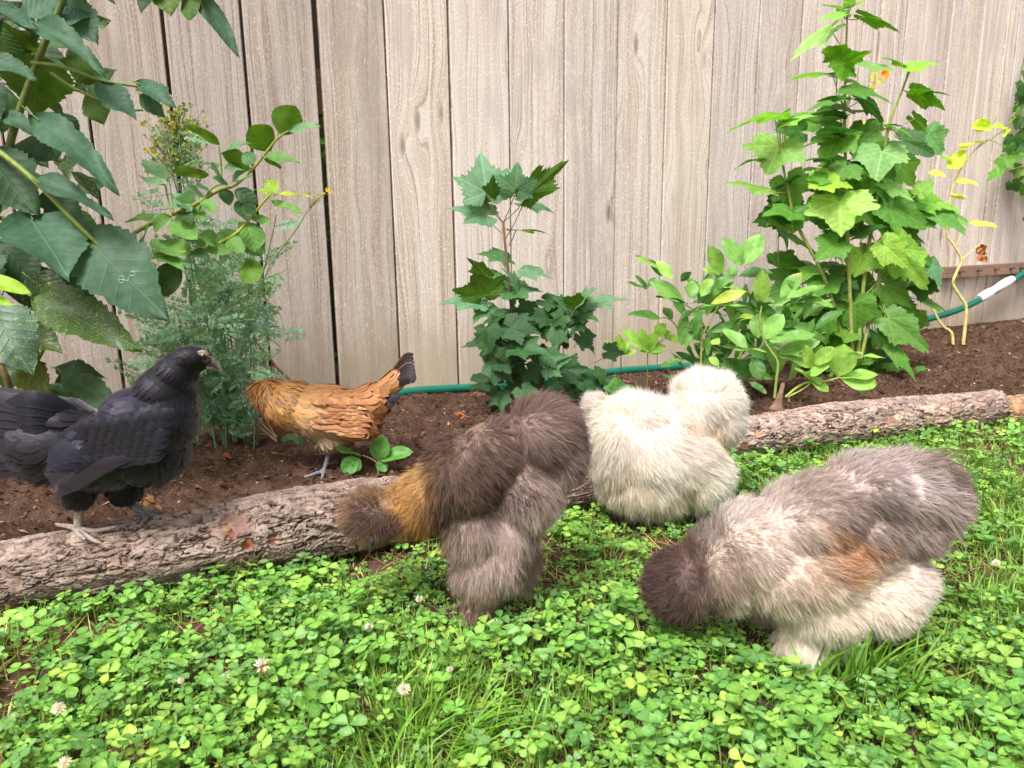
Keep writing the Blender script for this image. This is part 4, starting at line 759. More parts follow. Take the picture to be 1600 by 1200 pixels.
while n_ < 92:
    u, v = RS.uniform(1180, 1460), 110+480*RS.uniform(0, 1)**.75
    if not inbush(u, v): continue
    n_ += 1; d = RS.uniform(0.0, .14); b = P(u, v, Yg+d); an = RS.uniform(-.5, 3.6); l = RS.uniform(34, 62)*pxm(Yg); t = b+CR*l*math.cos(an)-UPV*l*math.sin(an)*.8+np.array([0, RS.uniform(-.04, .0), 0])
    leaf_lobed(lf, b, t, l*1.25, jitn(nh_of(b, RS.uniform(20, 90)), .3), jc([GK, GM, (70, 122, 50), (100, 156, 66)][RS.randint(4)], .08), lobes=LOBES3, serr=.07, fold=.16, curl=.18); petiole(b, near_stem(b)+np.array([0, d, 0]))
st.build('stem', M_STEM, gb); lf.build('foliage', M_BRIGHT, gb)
# orange bloom nodding behind the bush top
y_ = 1.86; b0 = P(1372, 560, y_); b0[2] = .01; of = plant('orange_flower', b0, 'small orange bloom on a pale stalk behind the top of the right shrub', 'flower'); st = MB(); fl = MB(); bd = MB()
tube(st, [b0, P(1362, 400, y_), P(1346, 230, y_), P(1352, 170, y_), P(1364, 128, y_)], [.0016, .001], 6, lin((180, 190, 120)), 6)
for k in range(9):
    a = k*.7; p = P(1382, 116, y_); d = nrm(CR*math.cos(a)+UPV*math.sin(a)-np.array([0, .5, 0])); leaf_ell(fl, p, p+d*.012, .008, look(p)+UPV*.2, lin((240, 150, 40)) if k % 3 else lin((236, 196, 60)), nv=5, nves=1)
for (u, v) in [(1362, 116), (1368, 108), (1372, 122), (1360, 128), (1354, 160), (1350, 188), (1346, 150)]:
    p = P(u, v, y_); leaf_ell(bd, p, p+np.array([.010*RS.randn(), -.004, -.014]), .011, look(p), lin((206, 208, 80)), nv=5, nves=1)
st.build('stem', M_STEM, of); fl.build('bloom', M_PETAL, of); bd.build('faded_petals', M_PETAL, of)

# ---- yellowed plant with pale stems
Yy = 1.86; b0 = V_(565, 1035)*0+G(1505, 538, .03); Yy = b0[1]
yp = plant('yellowing_plant', b0, 'spindly plant with pale yellow stems and leaves by the low rail', 'plant'); st = MB(); lf = MB()
Z_ = lambda x, y, d=0.0: P(1300+x/2.727, 160+y/2.727, Yy+d)
YS = (214, 206, 130)
tube(st, [b0, Z_(572, 880), Z_(548, 830), Z_(516, 772), Z_(535, 715), Z_(552, 670), Z_(520, 610), Z_(490, 555), Z_(505, 400), Z_(540, 300), Z_(600, 212), Z_(700, 140), Z_(770, 95)], [.0046, .0044, .0040, .0036, .003, .0024, .0018, .0012], 8, lin(YS), 5, bump=.25)
tube(st, [Z_(516, 1030), Z_(508, 980), Z_(470, 950), Z_(430, 880), Z_(410, 810), Z_(400, 740)], [.0042, .0034, .003, .002], 8, lin(YS), 5, bump=.3)
tube(st, [Z_(552, 670), Z_(600, 630), Z_(636, 600)], [.0016, .001], 6, lin(YS), 4); tube(st, [Z_(525, 615), Z_(550, 560)], [.0016, .001], 6, lin(YS), 4); tube(st, [Z_(508, 980), Z_(495, 962)], .002, 6, lin(YS), 0); tube(st, [Z_(600, 212), Z_(660, 160), Z_(740, 190)], [.0016, .001], 6, lin((170, 190, 90)), 4)
YL = (226, 222, 96); YG = (168, 206, 80)
for bx, by, tx, ty, wd, ph, col in [(605,180,540,178,30,80,YL),(650,165,540,190,24,80,YG),(680,105,602,95,60,40,YG),(640,125,640,70,50,40,YG),(740,108,690,96,34,60,YG),(520,335,628,342,34,70,YL),(585,515,708,520,36,60,YL),(505,395,578,392,24,80,YL),(470,515,415,516,34,70,YL),(410,300,486,310,40,60,YL),(280,512,225,545,60,40,YL),(500,235,560,270,90,40,YG),(450,240,520,240,50,80,(140,200,60)),(760,90,780,60,30,60,YG),(500,400,578,410,26,110,YG),(200,505,178,520,26,60,YL),(320,345,370,350,24,60,YL),(760,110,730,140,20,60,YG),(410,500,380,480,30,60,YG),(90,90,130,100,30,60,YL)]:
    b = Z_(bx, by); t = Z_(tx, ty, -.02); leaf_ell(lf, b, t, wd/2.727*pxm(Yy)*1.15, jitn(nh_of(b, ph), .12), jc(col, .05), wide=.45, power=.8, nves=3.5, serr=.05, serrn=7)
st.build('stem', M_STEM, yp); lf.build('foliage', M_BRIGHT, yp)
db = MB()
for k in range(16):
    a = k*.9; p = Z_(638+6*RS.randn(), 600+k*4); d = nrm(CR*math.cos(a)*.6+np.array([0, 0.5*math.sin(a), 0])-UPV*.8); leaf_ell(db, p, p+d*.020, .013, look(p)+RS.randn(3)*.5, jc((178, 124, 86), .12), nv=7, curl=.5, wavy=.12)
db.build('dried_flower', M_PETAL, yp)
# vine at the far right
y_ = 2.25; b0 = F(1606, 498, .08); b0[2] = .02; vi = plant('vine', b0, 'dark leafy vine climbing the fence at the far right edge', 'vine'); st = MB(); lf = MB(); y_ = b0[1]
tube(st, [b0, F(1640, 400, .06), F(1618, 300, .05), F(1596, 210, .05), F(1590, 150, .05), F(1602, 80, .05)], [.003, .0025, .0015], 7, lin((110, 120, 70)), 6); tube(st, [F(1618, 255, .06), F(1590, 262, .06), F(1566, 268, .06)], [.0014, .001], 6, lin((190, 190, 130)), 4); tube(st, [F(1596, 200, .05), F(1580, 190, .05), F(1582, 170, .05), F(1592, 160, .05)], [.001, .0008], 6, lin((150, 160, 80)), 4)
for (u, v, s, c) in [(1585,215,26,GK),(1572,250,24,GM),(1588,242,22,GM),(1598,262,26,GM),(1596,185,22,GK),(1600,130,28,GK),(1590,172,16,GM),(1560,268,18,GM),(1582,286,18,GK),(1600,232,24,GK),(1608,290,26,GM),(1612,200,30,GK),(1610,150,28,GK),(1620,110,30,GK),(1594,268,16,(120,150,90)),(1630,260,30,GK),(1640,180,30,GM),(1576,228,18,GK),(1606,340,24,GK)]:
    b = F(u, v, .06); t = b+CR*RS.uniform(-1, 1)*s*pxm(2.3)-UPV*s*pxm(2.3)*.8; leaf_lobed(lf, b, t, s*pxm(2.3)*1.4, jitn(nh_of(b, 35), .3), jc(c, .08), lobes=LOBES3, serr=.1)
st.build('stem', M_STEM, vi); lf.build('foliage', M_BLUE, vi)
# neighbour's shrub seen through the wide gap
b0 = FE*0.32+FN*(FC+.30); b0[2] = -.02; ns = plant('neighbour_shrub', b0, 'leafy green shrub behind the fence, glimpsed through the widest gap', 'shrub'); lf = MB(); st = MB(); tube(st, [b0, b0+np.array([0, 0, .3]), b0+np.array([.02, .02, .62])], [.008, .004], 7, lin((100, 90, 60)), 6)
for k in range(260):
    p = b0+np.array([RS.randn()*.13, RS.uniform(-.1, .12), RS.uniform(.06, .66)]); d = nrm(RS.randn(3)); leaf_ell(lf, p, p+d*.045, .028, UPV+RS.randn(3)*.4, jc((96, 150, 50), .15), nv=5)
st.build('stem', M_STEM, ns); lf.build('foliage', M_BRIGHT, ns)
# dry leaves and a stone on the soil
for nm, (u, v), cl, s, lab in [('dry_leaf', (712, 650), (150, 98, 68), .017, 'curled rusty brown dry leaf on the soil behind the brown silkie'), ('dry_leaf', (342, 712), (122, 76, 60), .018, 'flat reddish dry leaf on the soil right of the black hen'), ('dry_leaf', (226, 788), (132, 104, 82), .015, 'tan dry leaf on the soil between the black hen\'s feet')]:
    p = G(u, v, .046) if v < 780 else G(u, v, .05); mb = MB()
    for k in range(3 if s < .018 else 1): leaf_ell(mb, p+RS.randn(3)*.002, p+np.array([s*1.3*math.cos(k*.7), .006*k, .004+.003*k]), s*.8, UPV+RS.randn(3)*.4, lin(cl), curl=.45, wavy=.12)
    tag(mb.build(nm, M_PETAL), lab, 'dry leaf', 'dry leaves lying on the soil')

# ------------------------------------------------------------------ lawn: grass and clover
RL = np.random.RandomState(17)
HEN_FEET = []                                  # (x, y, radius): trampled spots where plants stay low
for (u, v, r) in [(750, 962, .085), (830, 900, .07), (1240, 1000, .10), (1120, 985, .07), (1360, 960, .09), (1000, 815, .10), (1090, 810, .09), (590, 880, .05)]:
    q = G(u, v); HEN_FEET.append((q[0], q[1]+(.03 if v > 950 else 0), r))
def low(x, y):
    k = np.ones_like(x)
    for (a, b, r) in HEN_FEET: k = np.minimum(k, 0.35+0.65*np.clip((np.hypot(x-a, y-b)/r)-0.4, 0, 1))
    return k
BLOBS = [(680, 1120, .10, 1.2), (560, 1000, .05, .5), (1340, 1040, .07, 1.2), (1540, 780, .20, .8), (1580, 900, .10, .9), (700, 1010, .05, .5), (1230, 690, .10, .4), (250, 960, .05, -.4), (300, 1130, .12, -.8), (900, 1150, .1, -.3), (1150, 1120, .10, -.7), (1500, 1130, .08, -.5), (120, 1060, .1, -.6), (950, 920, .10, -.5), (620, 1190, .05, .5)]
BLW = [(G(u, v)[0], G(u, v)[1], r, w_) for u, v, r, w_ in BLOBS]
def grassness(x, y):
    g = (fbm(np.stack([x*7, y*7, 0*x], -1), 3, 77)-0.5)*2.4
    for (a, b, r, w_) in BLW: g = g+w_*np.exp(-((x-a)**2+(y-b)**2)/(r*r))
    return g
def bareness(x, y):
    b = np.clip((fbm(np.stack([x*11, y*11, 0*x+4], -1), 3, 99)-0.56)*7, 0, 1)
    for (u, v, r) in [(575, 885, .05), (620, 870, .045), (1540, 712, .03)]:
        q = G(u, v); b = np.maximum(b, np.clip(1.5-np.hypot(x-q[0], y-q[1])/r, 0, 1))
    return b
def lawn_pts(N, dens):
    y = 0.24+RL.uniform(0, 1, N*3)*1.30; x = RL.uniform(-1.25, 1.9, N*3)
    ok = (y < log_line_y(x)+0.012) & (x > -y*0.68-0.22) & (x < y*0.68+0.22) & (RL.uniform(0, 1, N*3) < dens(x, y)); return x[ok], y[ok]

def blades(mb, x, y, z, Ln, Wd, az, lean, bend, col, seg=5):
    N = len(x); t = np.linspace(0, 1, seg)[None]; d = np.stack([np.cos(az), np.sin(az), 0*az], -1); sd_ = np.stack([-np.sin(az+RL.uniform(-.8, .8, N)), np.cos(az), 0*az], -1)
    ang = lean[:, None]+bend[:, None]*t; dl = Ln[:, None]/(seg-1)
    hx = np.cumsum(np.sin(ang)*dl, 1)-np.sin(ang[:, :1])*dl; hz = np.cumsum(np.cos(ang)*dl, 1)-np.cos(ang[:, :1])*dl
    c = np.stack([x, y, z], -1)[:, None]+d[:, None]*hx[..., None]+UPV*hz[..., None]
    w_ = Wd[:, None]*np.array([0.8, 1.0, 0.85, 0.55, 0.06]) if seg == 5 else Wd[:, None]*np.linspace(1, .1, seg)
    V = np.stack([c-sd_[:, None]*w_[..., None]*.5, c+sd_[:, None]*w_[..., None]*.5], 2)   # N,seg,2,3
    base = np.arange(N)[:, None]*seg*2; k = np.arange(seg-1)[None]*2
    q = np.stack([base+k, base+k+1, base+k+3, base+k+2], -1).reshape(-1, 4)
    tt = np.tile(t[..., None], (N, 1, 2)).reshape(-1); a = np.stack([np.tile([0.0, 0.3], N*seg), 0*tt, tt], -1)
    cc = np.repeat(col, seg*2, 0)*(0.95+0.1*tt)[:, None]
    mb.add(V, q=q, c=cc, a=a)
M_GRASS = mat_leaf('grass_blade', rough=0.4, spec=0.45, trans=0.35, veins=0.0, veinw=0.05)
M_CLOVER = mat_leaf('clover_leaf', rough=0.5, spec=0.35, trans=0.24, veins=0.25, veinw=0.03, vein=(1.25, 1.2, 1.3))
x, y = lawn_pts(105000, lambda x, y: np.clip(0.42+0.45*grassness(x, y), 0.08, 1)*(1-0.85*bareness(x, y)))
N = len(x); g = grassness(x, y); Ln = RL.uniform(.012, .042, N)*(0.8+0.3*np.clip(g, 0, 1))*low(x, y); pal = np.array([lin(c) for c in [(106, 150, 58), (86, 132, 50), (126, 168, 78), (70, 114, 46), (148, 172, 116), (176, 170, 110)]])
ci = RL.choice(6, N, p=[.32, .28, .18, .14, .05, .03])
cl = RL.uniform(0, 6.28, N)*.5+fbm(np.stack([x*15, y*15, 0*x], -1), 2, 3)*14
mb = MB(); blades(mb, x, y, lawn_z(x, y)-.002, Ln, RL.uniform(.0010, .0024, N), cl, RL.uniform(0.05, .7, N), RL.uniform(.1, 1.7, N), pal[ci]*RL.uniform(.8, 1.2, (N, 1)))
tag(mb.build('grass', M_GRASS), label='fine green grass blades growing through the clover', kind='stuff')
# dead straw blades in the worn spots
x, y = lawn_pts(9000, lambda x, y: np.clip(0.05+bareness(x, y), 0, 1)); N = len(x)
mb = MB(); blades(mb, x, y, lawn_z(x, y)+.001, RL.uniform(.015, .05, N), RL.uniform(.0007, .0014, N), RL.uniform(0, 6.28, N), RL.uniform(1.0, 1.5, N), RL.uniform(-.2, .5, N), np.array([lin((186, 160, 120)), lin((140, 112, 82)), lin((206, 190, 150))])[RL.randint(0, 3, N)])
tag(mb.build('dry_grass', M_GRASS), label='dead straw coloured grass lying in the worn patches', kind='stuff')

# clover: three heart-tipped leaflets on a thin stalk
nu_, nv_ = 5, 6
us = np.linspace(-1, 1, nu_); ts = np.linspace(0, 1, nv_); Uc, Tc = np.meshgrid(us, ts)
wc = 0.46*np.sin(math.pi*np.clip(Tc, 0, 1)**1.35*0.86+0.02)**0.75; wc[0] = 0.02
LX = Tc-0.10*(1-np.abs(Uc))**1.5*(Tc > .95)-0.05*np.abs(Uc)**2*(Tc > .95); LX = LX-0.12*(np.abs(Uc)**2)*Tc**3; LY = Uc*wc
def clovers(mb, x, y, h, s, az0, tilt, taz, col):
    N = len(x); bx, by = x-np.cos(taz)*h*0.35*RL.uniform(0, 1.4, N), y-np.sin(taz)*h*0.35*RL.uniform(0, 1.4, N); gz = lawn_z(x, y)
    top = np.stack([x, y, gz+h], -1); base = np.stack([bx, by, gz-.003], -1)
    n = np.stack([np.sin(tilt)*np.cos(taz), np.sin(tilt)*np.sin(taz), np.cos(tilt)], -1)
    e1 = nrm(np.cross(n, np.array([0.3, 1, 0.1]))); e2 = np.cross(n, e1)
    vm = (LX > 0)  
    chev = np.exp(-((Tc+0.25*np.abs(Uc)-0.62)/0.09)**2)
    for k in range(3):
        a = az0+k*2.094+RL.uniform(-.16, .16, N); d = e1*np.cos(a)[:, None]+e2*np.sin(a)[:, None]; sd_ = np.cross(n, d); fold = RL.uniform(-.05, .45, N)[:, None]; cup = RL.uniform(-.25, .25, N)[:, None]
        up = np.abs(LY).ravel()[None]*fold+cup*LX.ravel()[None]**2*0.6; sk = s*RL.uniform(.88, 1.1, N); asym = RL.uniform(-.06, .06, N)[:, None]
        V = top[:, None]+sk[:, None, None]*(d[:, None]*(LX.ravel()[None, :, None]+0.03)+sd_[:, None]*(LY.ravel()[None]*RL.uniform(.88, 1.08, (N, 1))+asym*LX.ravel()[None]**2)[..., None]+n[:, None]*up[..., None])
        f = grid_faces(nu_, nv_); q = (f[None]+(np.arange(N)*nu_*nv_)[:, None, None]).reshape(-1, 4)
        ck = RL.uniform(.10, .8, N)[:, None, None]; cc = col[:, None]*RL.uniform(.93, 1.07, (N, 1, 1))*(1+ck*chev.ravel()[None, :, None]*np.array([1.1, .8, 1.6]))
        av = np.stack([np.abs(LY).ravel()*1.2+.004, (Tc*6-np.abs(Uc)*2).ravel(), Tc.ravel()], -1)
        mb.add(V, q=q, c=cc.reshape(-1, 3), a=np.tile(av, (N, 1)))
    # stalks: crossed thin ribbons
    t = np.linspace(0, 1, 4)[None, :, None]; mid = base*(1-t.reshape(1, 4, 1))[:]*0 if False else None
    c = base[:, None]*(1-t)+top[:, None]*t+np.stack([-(1-t[..., 0])*t[..., 0]*np.ones((N, 4))*0.006*np.cos(taz)[:, None], -(1-t[..., 0])*t[..., 0]*np.ones((N, 4))*0.006*np.sin(taz)[:, None], np.zeros((N, 4))], -1)
    for w_ in (np.array([0.00045, 0, 0]), np.array([0, .00045, 0])):
        V = np.stack([c-w_, c+w_], 2); b_ = np.arange(N)[:, None]*8; k = np.arange(3)[None]*2; q = np.stack([b_+k, b_+k+1, b_+k+3, b_+k+2], -1).reshape(-1, 4)
        mb.add(V, q=q, c=np.tile(lin((150, 176, 90)), (N*8, 1)), a=np.tile([.5, 0.0, 0.0], (N*8, 1)))
CP = np.array([lin(c) for c in [(112, 166, 80), (98, 152, 74), (130, 178, 92), (86, 138, 78), (140, 180, 86), (110, 160, 102)]])
def cdens(x, y): return np.clip(0.56-0.42*grassness(x, y), 0.07, 1)*(1-0.8*bareness(x, y))
mb = MB()
for N0, hr, sr in ((25000, (.004, .018), (.0042, .0080)), (11000, (.012, .028), (.0058, .0100)), (3000, (.020, .038), (.0086, .0132))):
    x, y = lawn_pts(N0, cdens); N = len(x); szn = 0.78+0.5*fbm(np.stack([x*9, y*9, 0*x+7], -1), 2, 55); lw = low(x, y); s = RL.uniform(*sr, N)*szn*np.clip(lw+.25, .5, 1)*np.clip(1.06-0.16*(y-.6), .85, 1.1)
    clovers(mb, x, y, RL.uniform(*hr, N)*lw, s, RL.uniform(0, 6.28, N), np.abs(RL.randn(N))*.42, RL.uniform(0, 6.28, N), CP[RL.choice(6, N, p=[.27, .22, .16, .15, .08, .12])]*RL.uniform(.78, 1.2, (N, 1)))
# the leaves standing up before the thick log
sx = np.array([G(u, v)[0] for u, v in [(205, 975), (250, 975), (422, 930), (428, 935), (60, 1010), (30, 1000), (528, 1140)]]); sy = np.array([G(u, v)[1] for u, v in [(205, 975), (250, 975), (422, 930), (428, 935), (60, 1010), (30, 1000), (528, 1140)]])
clovers(mb, sx, sy, np.array([.034, .032, .034, .024, .036, .03, .03]), np.array([.0105, .0105, .0095, .008, .0135, .012, .013]), RL.uniform(0, 6, 7), np.full(7, .5), np.full(7, -1.6), np.tile(CP[0], (7, 1)))
tag(mb.build('clover', M_CLOVER), label='dense white clover leaves covering the lawn', kind='stuff')

# tall tuft of dark grass beside the pale silkie
b0 = G(1345, 1072); tf = plant('grass_tuft', b0, 'tall dark green grass tuft in front of the pale brown silkie hen', 'grass tuft'); mb = MB(); N = 120
r_ = np.abs(RL.randn(N))*.022; a_ = RL.uniform(0, 6.28, N); x = b0[0]+r_*np.cos(a_)*1.7; y = b0[1]+r_*np.sin(a_); az = np.where(RL.rand(N) < .6, RL.uniform(-.9, .9, N), RL.uniform(0, 6.28, N))
blades(mb, x, y, lawn_z(x, y)-.002, RL.uniform(.04, .085, N), RL.uniform(.0020, .0036, N), az, RL.uniform(.02, .5, N), RL.uniform(.1, 1.1, N), np.array([lin((84, 134, 44)), lin((104, 152, 56)), lin((70, 116, 40)), lin((130, 170, 90))])[RL.randint(0, 4, N)])
mb.build('blade', M_GRASS, tf)['kind'] = 'stuff'
# a few long single blades
b0 = G(700, 1195); tf = plant('grass_tuft', b0, 'loose tuft of long grass blades at the bottom centre of the lawn', 'grass tuft'); mb = MB(); N = 60
r_ = np.abs(RL.randn(N))*.03; a_ = RL.uniform(0, 6.28, N); x = b0[0]+r_*np.cos(a_)*1.6; y = b0[1]+r_*np.sin(a_)+.02; blades(mb, x, y, lawn_z(x, y)-.002, RL.uniform(.04, .075, N), RL.uniform(.0014, .0026, N), RL.uniform(-.6, 1.2, N), RL.uniform(.02, .5, N), RL.uniform(.4, 1.6, N), np.array([lin((100, 160, 50)), lin((130, 180, 80)), lin((120, 170, 110))])[RL.randint(0, 3, N)])
mb.build('blade', M_GRASS, tf)['kind'] = 'stuff'

# white clover heads
def clover_flower(u, v, size, label, h=.035, old=False):
    q = G(u, v, h); b0 = np.array([q[0]+.006, q[1]+.006, lawn_z(q[0:1], q[1:2])[0]]); f = plant('clover_flower', b0, label, 'clover flower', 'white clover blooms in the lawn'); st = MB(); fl = MB()
    tube(st, [b0, (b0+q)/2+np.array([.002, 0, 0]), q-np.array([0, 0, size*.4])], .0006, 5, lin((140, 170, 80)), 4)
    for k in range(46):
        z = 1-2*(k+.5)/46; a = k*2.399; d = np.array([math.sqrt(1-z*z)*math.cos(a), math.sqrt(1-z*z)*math.sin(a), z*.9+.1]); c = lin((236, 234, 222)) if not old or z > 0 else lin((196, 160, 130))
        if old and z < .2: d = nrm(d-np.array([0, 0, .8]))
        leaf_ell(fl, q+d*size*.12, q+d*size*RS.uniform(.44, .58), size*.20, nrm(np.cross(d, [0.2, .9, .1])), c*RS.uniform(.85, 1.05), nv=5, nves=1, fold=.4, curl=-.1)
    st.build('stem', M_STEM, f); fl.build('bloom', M_PETAL, f)
for u, v, s, lab, h, old in [(577, 980, .0095, 'small white clover bloom left of the brown silkie\'s feet', .03, 0), (655, 936, .0085, 'tiny clover bud beside the brown silkie\'s toes', .03, 0), (632, 1077, .0115, 'round white clover bloom in the grassy patch at bottom centre', .034, 0), (409, 1040, .0135, 'large half faded clover bloom with browned lower petals', .036, 1),
                       (350, 1061, .0095, 'pale clover bloom just left of the half faded one', .028, 0), (92, 1108, .0115, 'white clover bloom in the dense clover near the left edge', .034, 0), (101, 1193, .010, 'white clover bloom cut by the bottom edge of the picture', .034, 0), (283, 1064, .0065, 'tiny greenish clover bud between the left blooms', .03, 0), (703, 1046, .006, 'tiny white clover bud among grass below the brown silkie', .03, 0),
                       (1160, 552, .001, '', 0, 0), (1556, 880, .010, 'white clover bloom in the grass right of the pale silkie', .03, 0), (955, 838, .0085, 'small clover bloom below the white hen', .02, 0), (1172, 726, .010, 'clover bloom at the foot of the thin log by the white hen', .02, 0)]:
    if lab: clover_flower(u, v, s, lab, h, old)

# ------------------------------------------------------------------ hens
from mathutils.kdtree import KDTree
RH = np.random.RandomState(29)
def kz(p): return ((p-CAM)@CF)/FPX
def img_dir(a): a = np.radians(a); return np.cos(a)[..., None]*CR-np.sin(a)[..., None]*CU      # 0 along the picture's right, 90 down
def ell_mesh(bm_v, bm_f, c, ax, rad):
    nu, nv = 22, 14; th = np.linspace(0, 2*np.pi, nu, endpoint=False); ph = np.linspace(0, np.pi, nv)[1:-1]
    v = [[0, 0, 1]]+[[math.sin(p)*math.cos(t), math.sin(p)*math.sin(t), math.cos(p)] for p in ph for t in th]+[[0, 0, -1]]
    v = np.array(v)*np.array(rad); v = c+v@np.array(ax); b = len(bm_v); bm_v.extend(v.tolist()); m = len(ph)
    for j in range(nu): bm_f.append((b, b+1+j, b+1+(j+1) % nu)); e = b+1+(m-1)*nu; bm_f.append((b+len(v)-1, e+(j+1) % nu, e+j))
    for i in range(m-1):
        for j in range(nu): a0 = b+1+i*nu; bm_f.append((a0+j, a0+nu+j, a0+nu+(j+1) % nu, a0+(j+1) % nu))
def build_body(Y0, blobs, tubes, voxel=0.003, smooth=5):
    """one continuous skin grown over ellipsoids (u, v, dY, a px, b px, depth m, angle) and tapered limbs"""
    V = []; Fc = []
    for (u, v, dY, a, b, c, ang) in blobs:
        p = P(u, v, Y0+dY); k = kz(p); r = math.radians(ang); e1 = CR*math.cos(r)-CU*math.sin(r); e2 = CR*math.sin(r)+CU*math.cos(r); ell_mesh(V, Fc, p, [e1, e2, CF], (a*k, b*k, c))
    for pts in tubes:
        P3 = [P(u, v, Y0+d) for u, v, d, r in pts]; rr = [r*kz(q) for q, (_, _, _, r) in zip(P3, pts)]
        for i in range(len(P3)-1):
            n = max(2, int(np.linalg.norm(P3[i+1]-P3[i])/max(min(rr[i], rr[i+1])*0.45, 4e-4)))
            for t in np.linspace(0, 1, n+1):
                q = P3[i]*(1-t)+P3[i+1]*t; r = rr[i]*(1-t)+rr[i+1]*t; b = len(V)
                oc = [[1,0,0],[0,1,0],[-1,0,0],[0,-1,0],[0,0,1],[0,0,-1]]
                # small icosphere-like ball
                ico = ICO_V*r+q; V.extend(ico.tolist()); Fc.extend([(b+x, b+y, b+z) for x, y, z in ICO_F])
    me = bpy.data.meshes.new('tmp'); me.from_pydata(V, [], Fc); ob = bpy.data.objects.new('tmp', me); COL.objects.link(ob)
    m = ob.modifiers.new('r', 'REMESH'); m.mode = 'VOXEL'; m.voxel_size = voxel; m.use_smooth_shade = True
    if smooth: s = ob.modifiers.new('s', 'SMOOTH'); s.factor = 0.5; s.iterations = smooth
    dg = bpy.context.evaluated_depsgraph_get(); dg.update(); ev = ob.evaluated_get(dg); mm = ev.to_mesh()
    n = len(mm.vertices); co_ = np.zeros(n*3, np.float32); mm.vertices.foreach_get('co', co_); co_ = co_.reshape(-1, 3).astype(float)
    nl = len(mm.loops); lv = np.zeros(nl, np.int32); mm.loops.foreach_get('vertex_index', lv); npoly = len(mm.polygons)
    tot = np.zeros(npoly, np.int32); stt = np.zeros(npoly, np.int32); mm.polygons.foreach_get('loop_total', tot); mm.polygons.foreach_get('loop_start', stt)
    q = np.stack([lv[stt[tot == 4]+i] for i in range(4)], 1) if (tot == 4).any() else np.zeros((0, 4), int); t3 = np.stack([lv[stt[tot == 3]+i] for i in range(3)], 1) if (tot == 3).any() else np.zeros((0, 3), int)
    ev.to_mesh_clear(); bpy.data.objects.remove(ob); bpy.data.meshes.remove(me)
    return co_, q, t3
_bm = __import__('bmesh').new(); __import__('bmesh').ops.create_icosphere(_bm, subdivisions=1, radius=1.0)
_bm.verts.ensure_lookup_table(); ICO_V = np.array([v.co[:] for v in _bm.verts]); ICO_F = [tuple(v.index for v in f.verts) for f in _bm.faces]; _bm.free()
def vnormals(co_, q, t3):
    tr = np.concatenate([q[:, [0, 1, 2]], q[:, [0, 2, 3]], t3]).astype(int); fn = np.cross(co_[tr[:, 1]]-co_[tr[:, 0]], co_[tr[:, 2]]-co_[tr[:, 0]])
    n = np.zeros_like(co_); [np.add.at(n, tr[:, k], fn) for k in range(3)]; return tr, np.linalg.norm(fn, axis=1)*.5, nrm(n)
def sample(co_, tr, area, vn_, N, wfun=None):
    cdf = np.cumsum(area); idx = np.searchsorted(cdf, RH.uniform(0, cdf[-1], N)); a = RH.uniform(0, 1, (N, 2)); fl_ = a.sum(1) > 1; a[fl_] = 1-a[fl_]
    w0 = 1-a.sum(1); T = tr[idx]; W = np.stack([w0, a[:, 0], a[:, 1]], 1)
    p = (co_[T]*W[..., None]).sum(1); n = nrm((vn_[T]*W[..., None]).sum(1)); return p, n
class Field:
    """coat map: (u, v, direction deg, length px, lift, colour, radius px)"""
    def __init__(s, A, gain=1.0):
        s.uv = np.array([[a[0], a[1]] for a in A], float); s.ang = np.array([a[2] for a in A], float); s.len = np.array([a[3] for a in A], float)
        s.lift = np.array([a[4] for a in A], float); s.col = np.array([lin(a[5]) for a in A])*gain; s.rad = np.array([a[6] if len(a) > 6 else 34 for a in A], float)
    def at(s, p, jit=0.0, sharp=1.0):
        U, V, Z = proj(p)
        if jit: n = fbm(np.asarray(p)*70, 2, 5)-.5; m = fbm(np.asarray(p)*70+50, 2, 6)-.5; U = U+jit*n*2+RH.randn(len(U))*jit*.25; V = V+jit*m*2+RH.randn(len(U))*jit*.25
        out_a = np.zeros((len(U), 2)); L = np.zeros(len(U)); lf_ = np.zeros(len(U)); C = np.zeros((len(U), 3)); W = np.zeros(len(U))
        for k in range(len(s.uv)):
            d2 = ((U-s.uv[k, 0])**2+(V-s.uv[k, 1])**2)/(s.rad[k]**2); w_ = (np.exp(-d2*1.1)+1e-4/(1+d2*d2))**sharp
            W += w_; L += w_*s.len[k]; lf_ += w_*s.lift[k]; C += w_[:, None]*s.col[k]; a = math.radians(s.ang[k]); out_a += w_[:, None]*np.array([math.cos(a), math.sin(a)])
        out_a = nrm(out_a); D = out_a[:, :1]*CR-out_a[:, 1:]*CU
        return D, L/W, lf_/W, C/W[:, None], Z/FPX
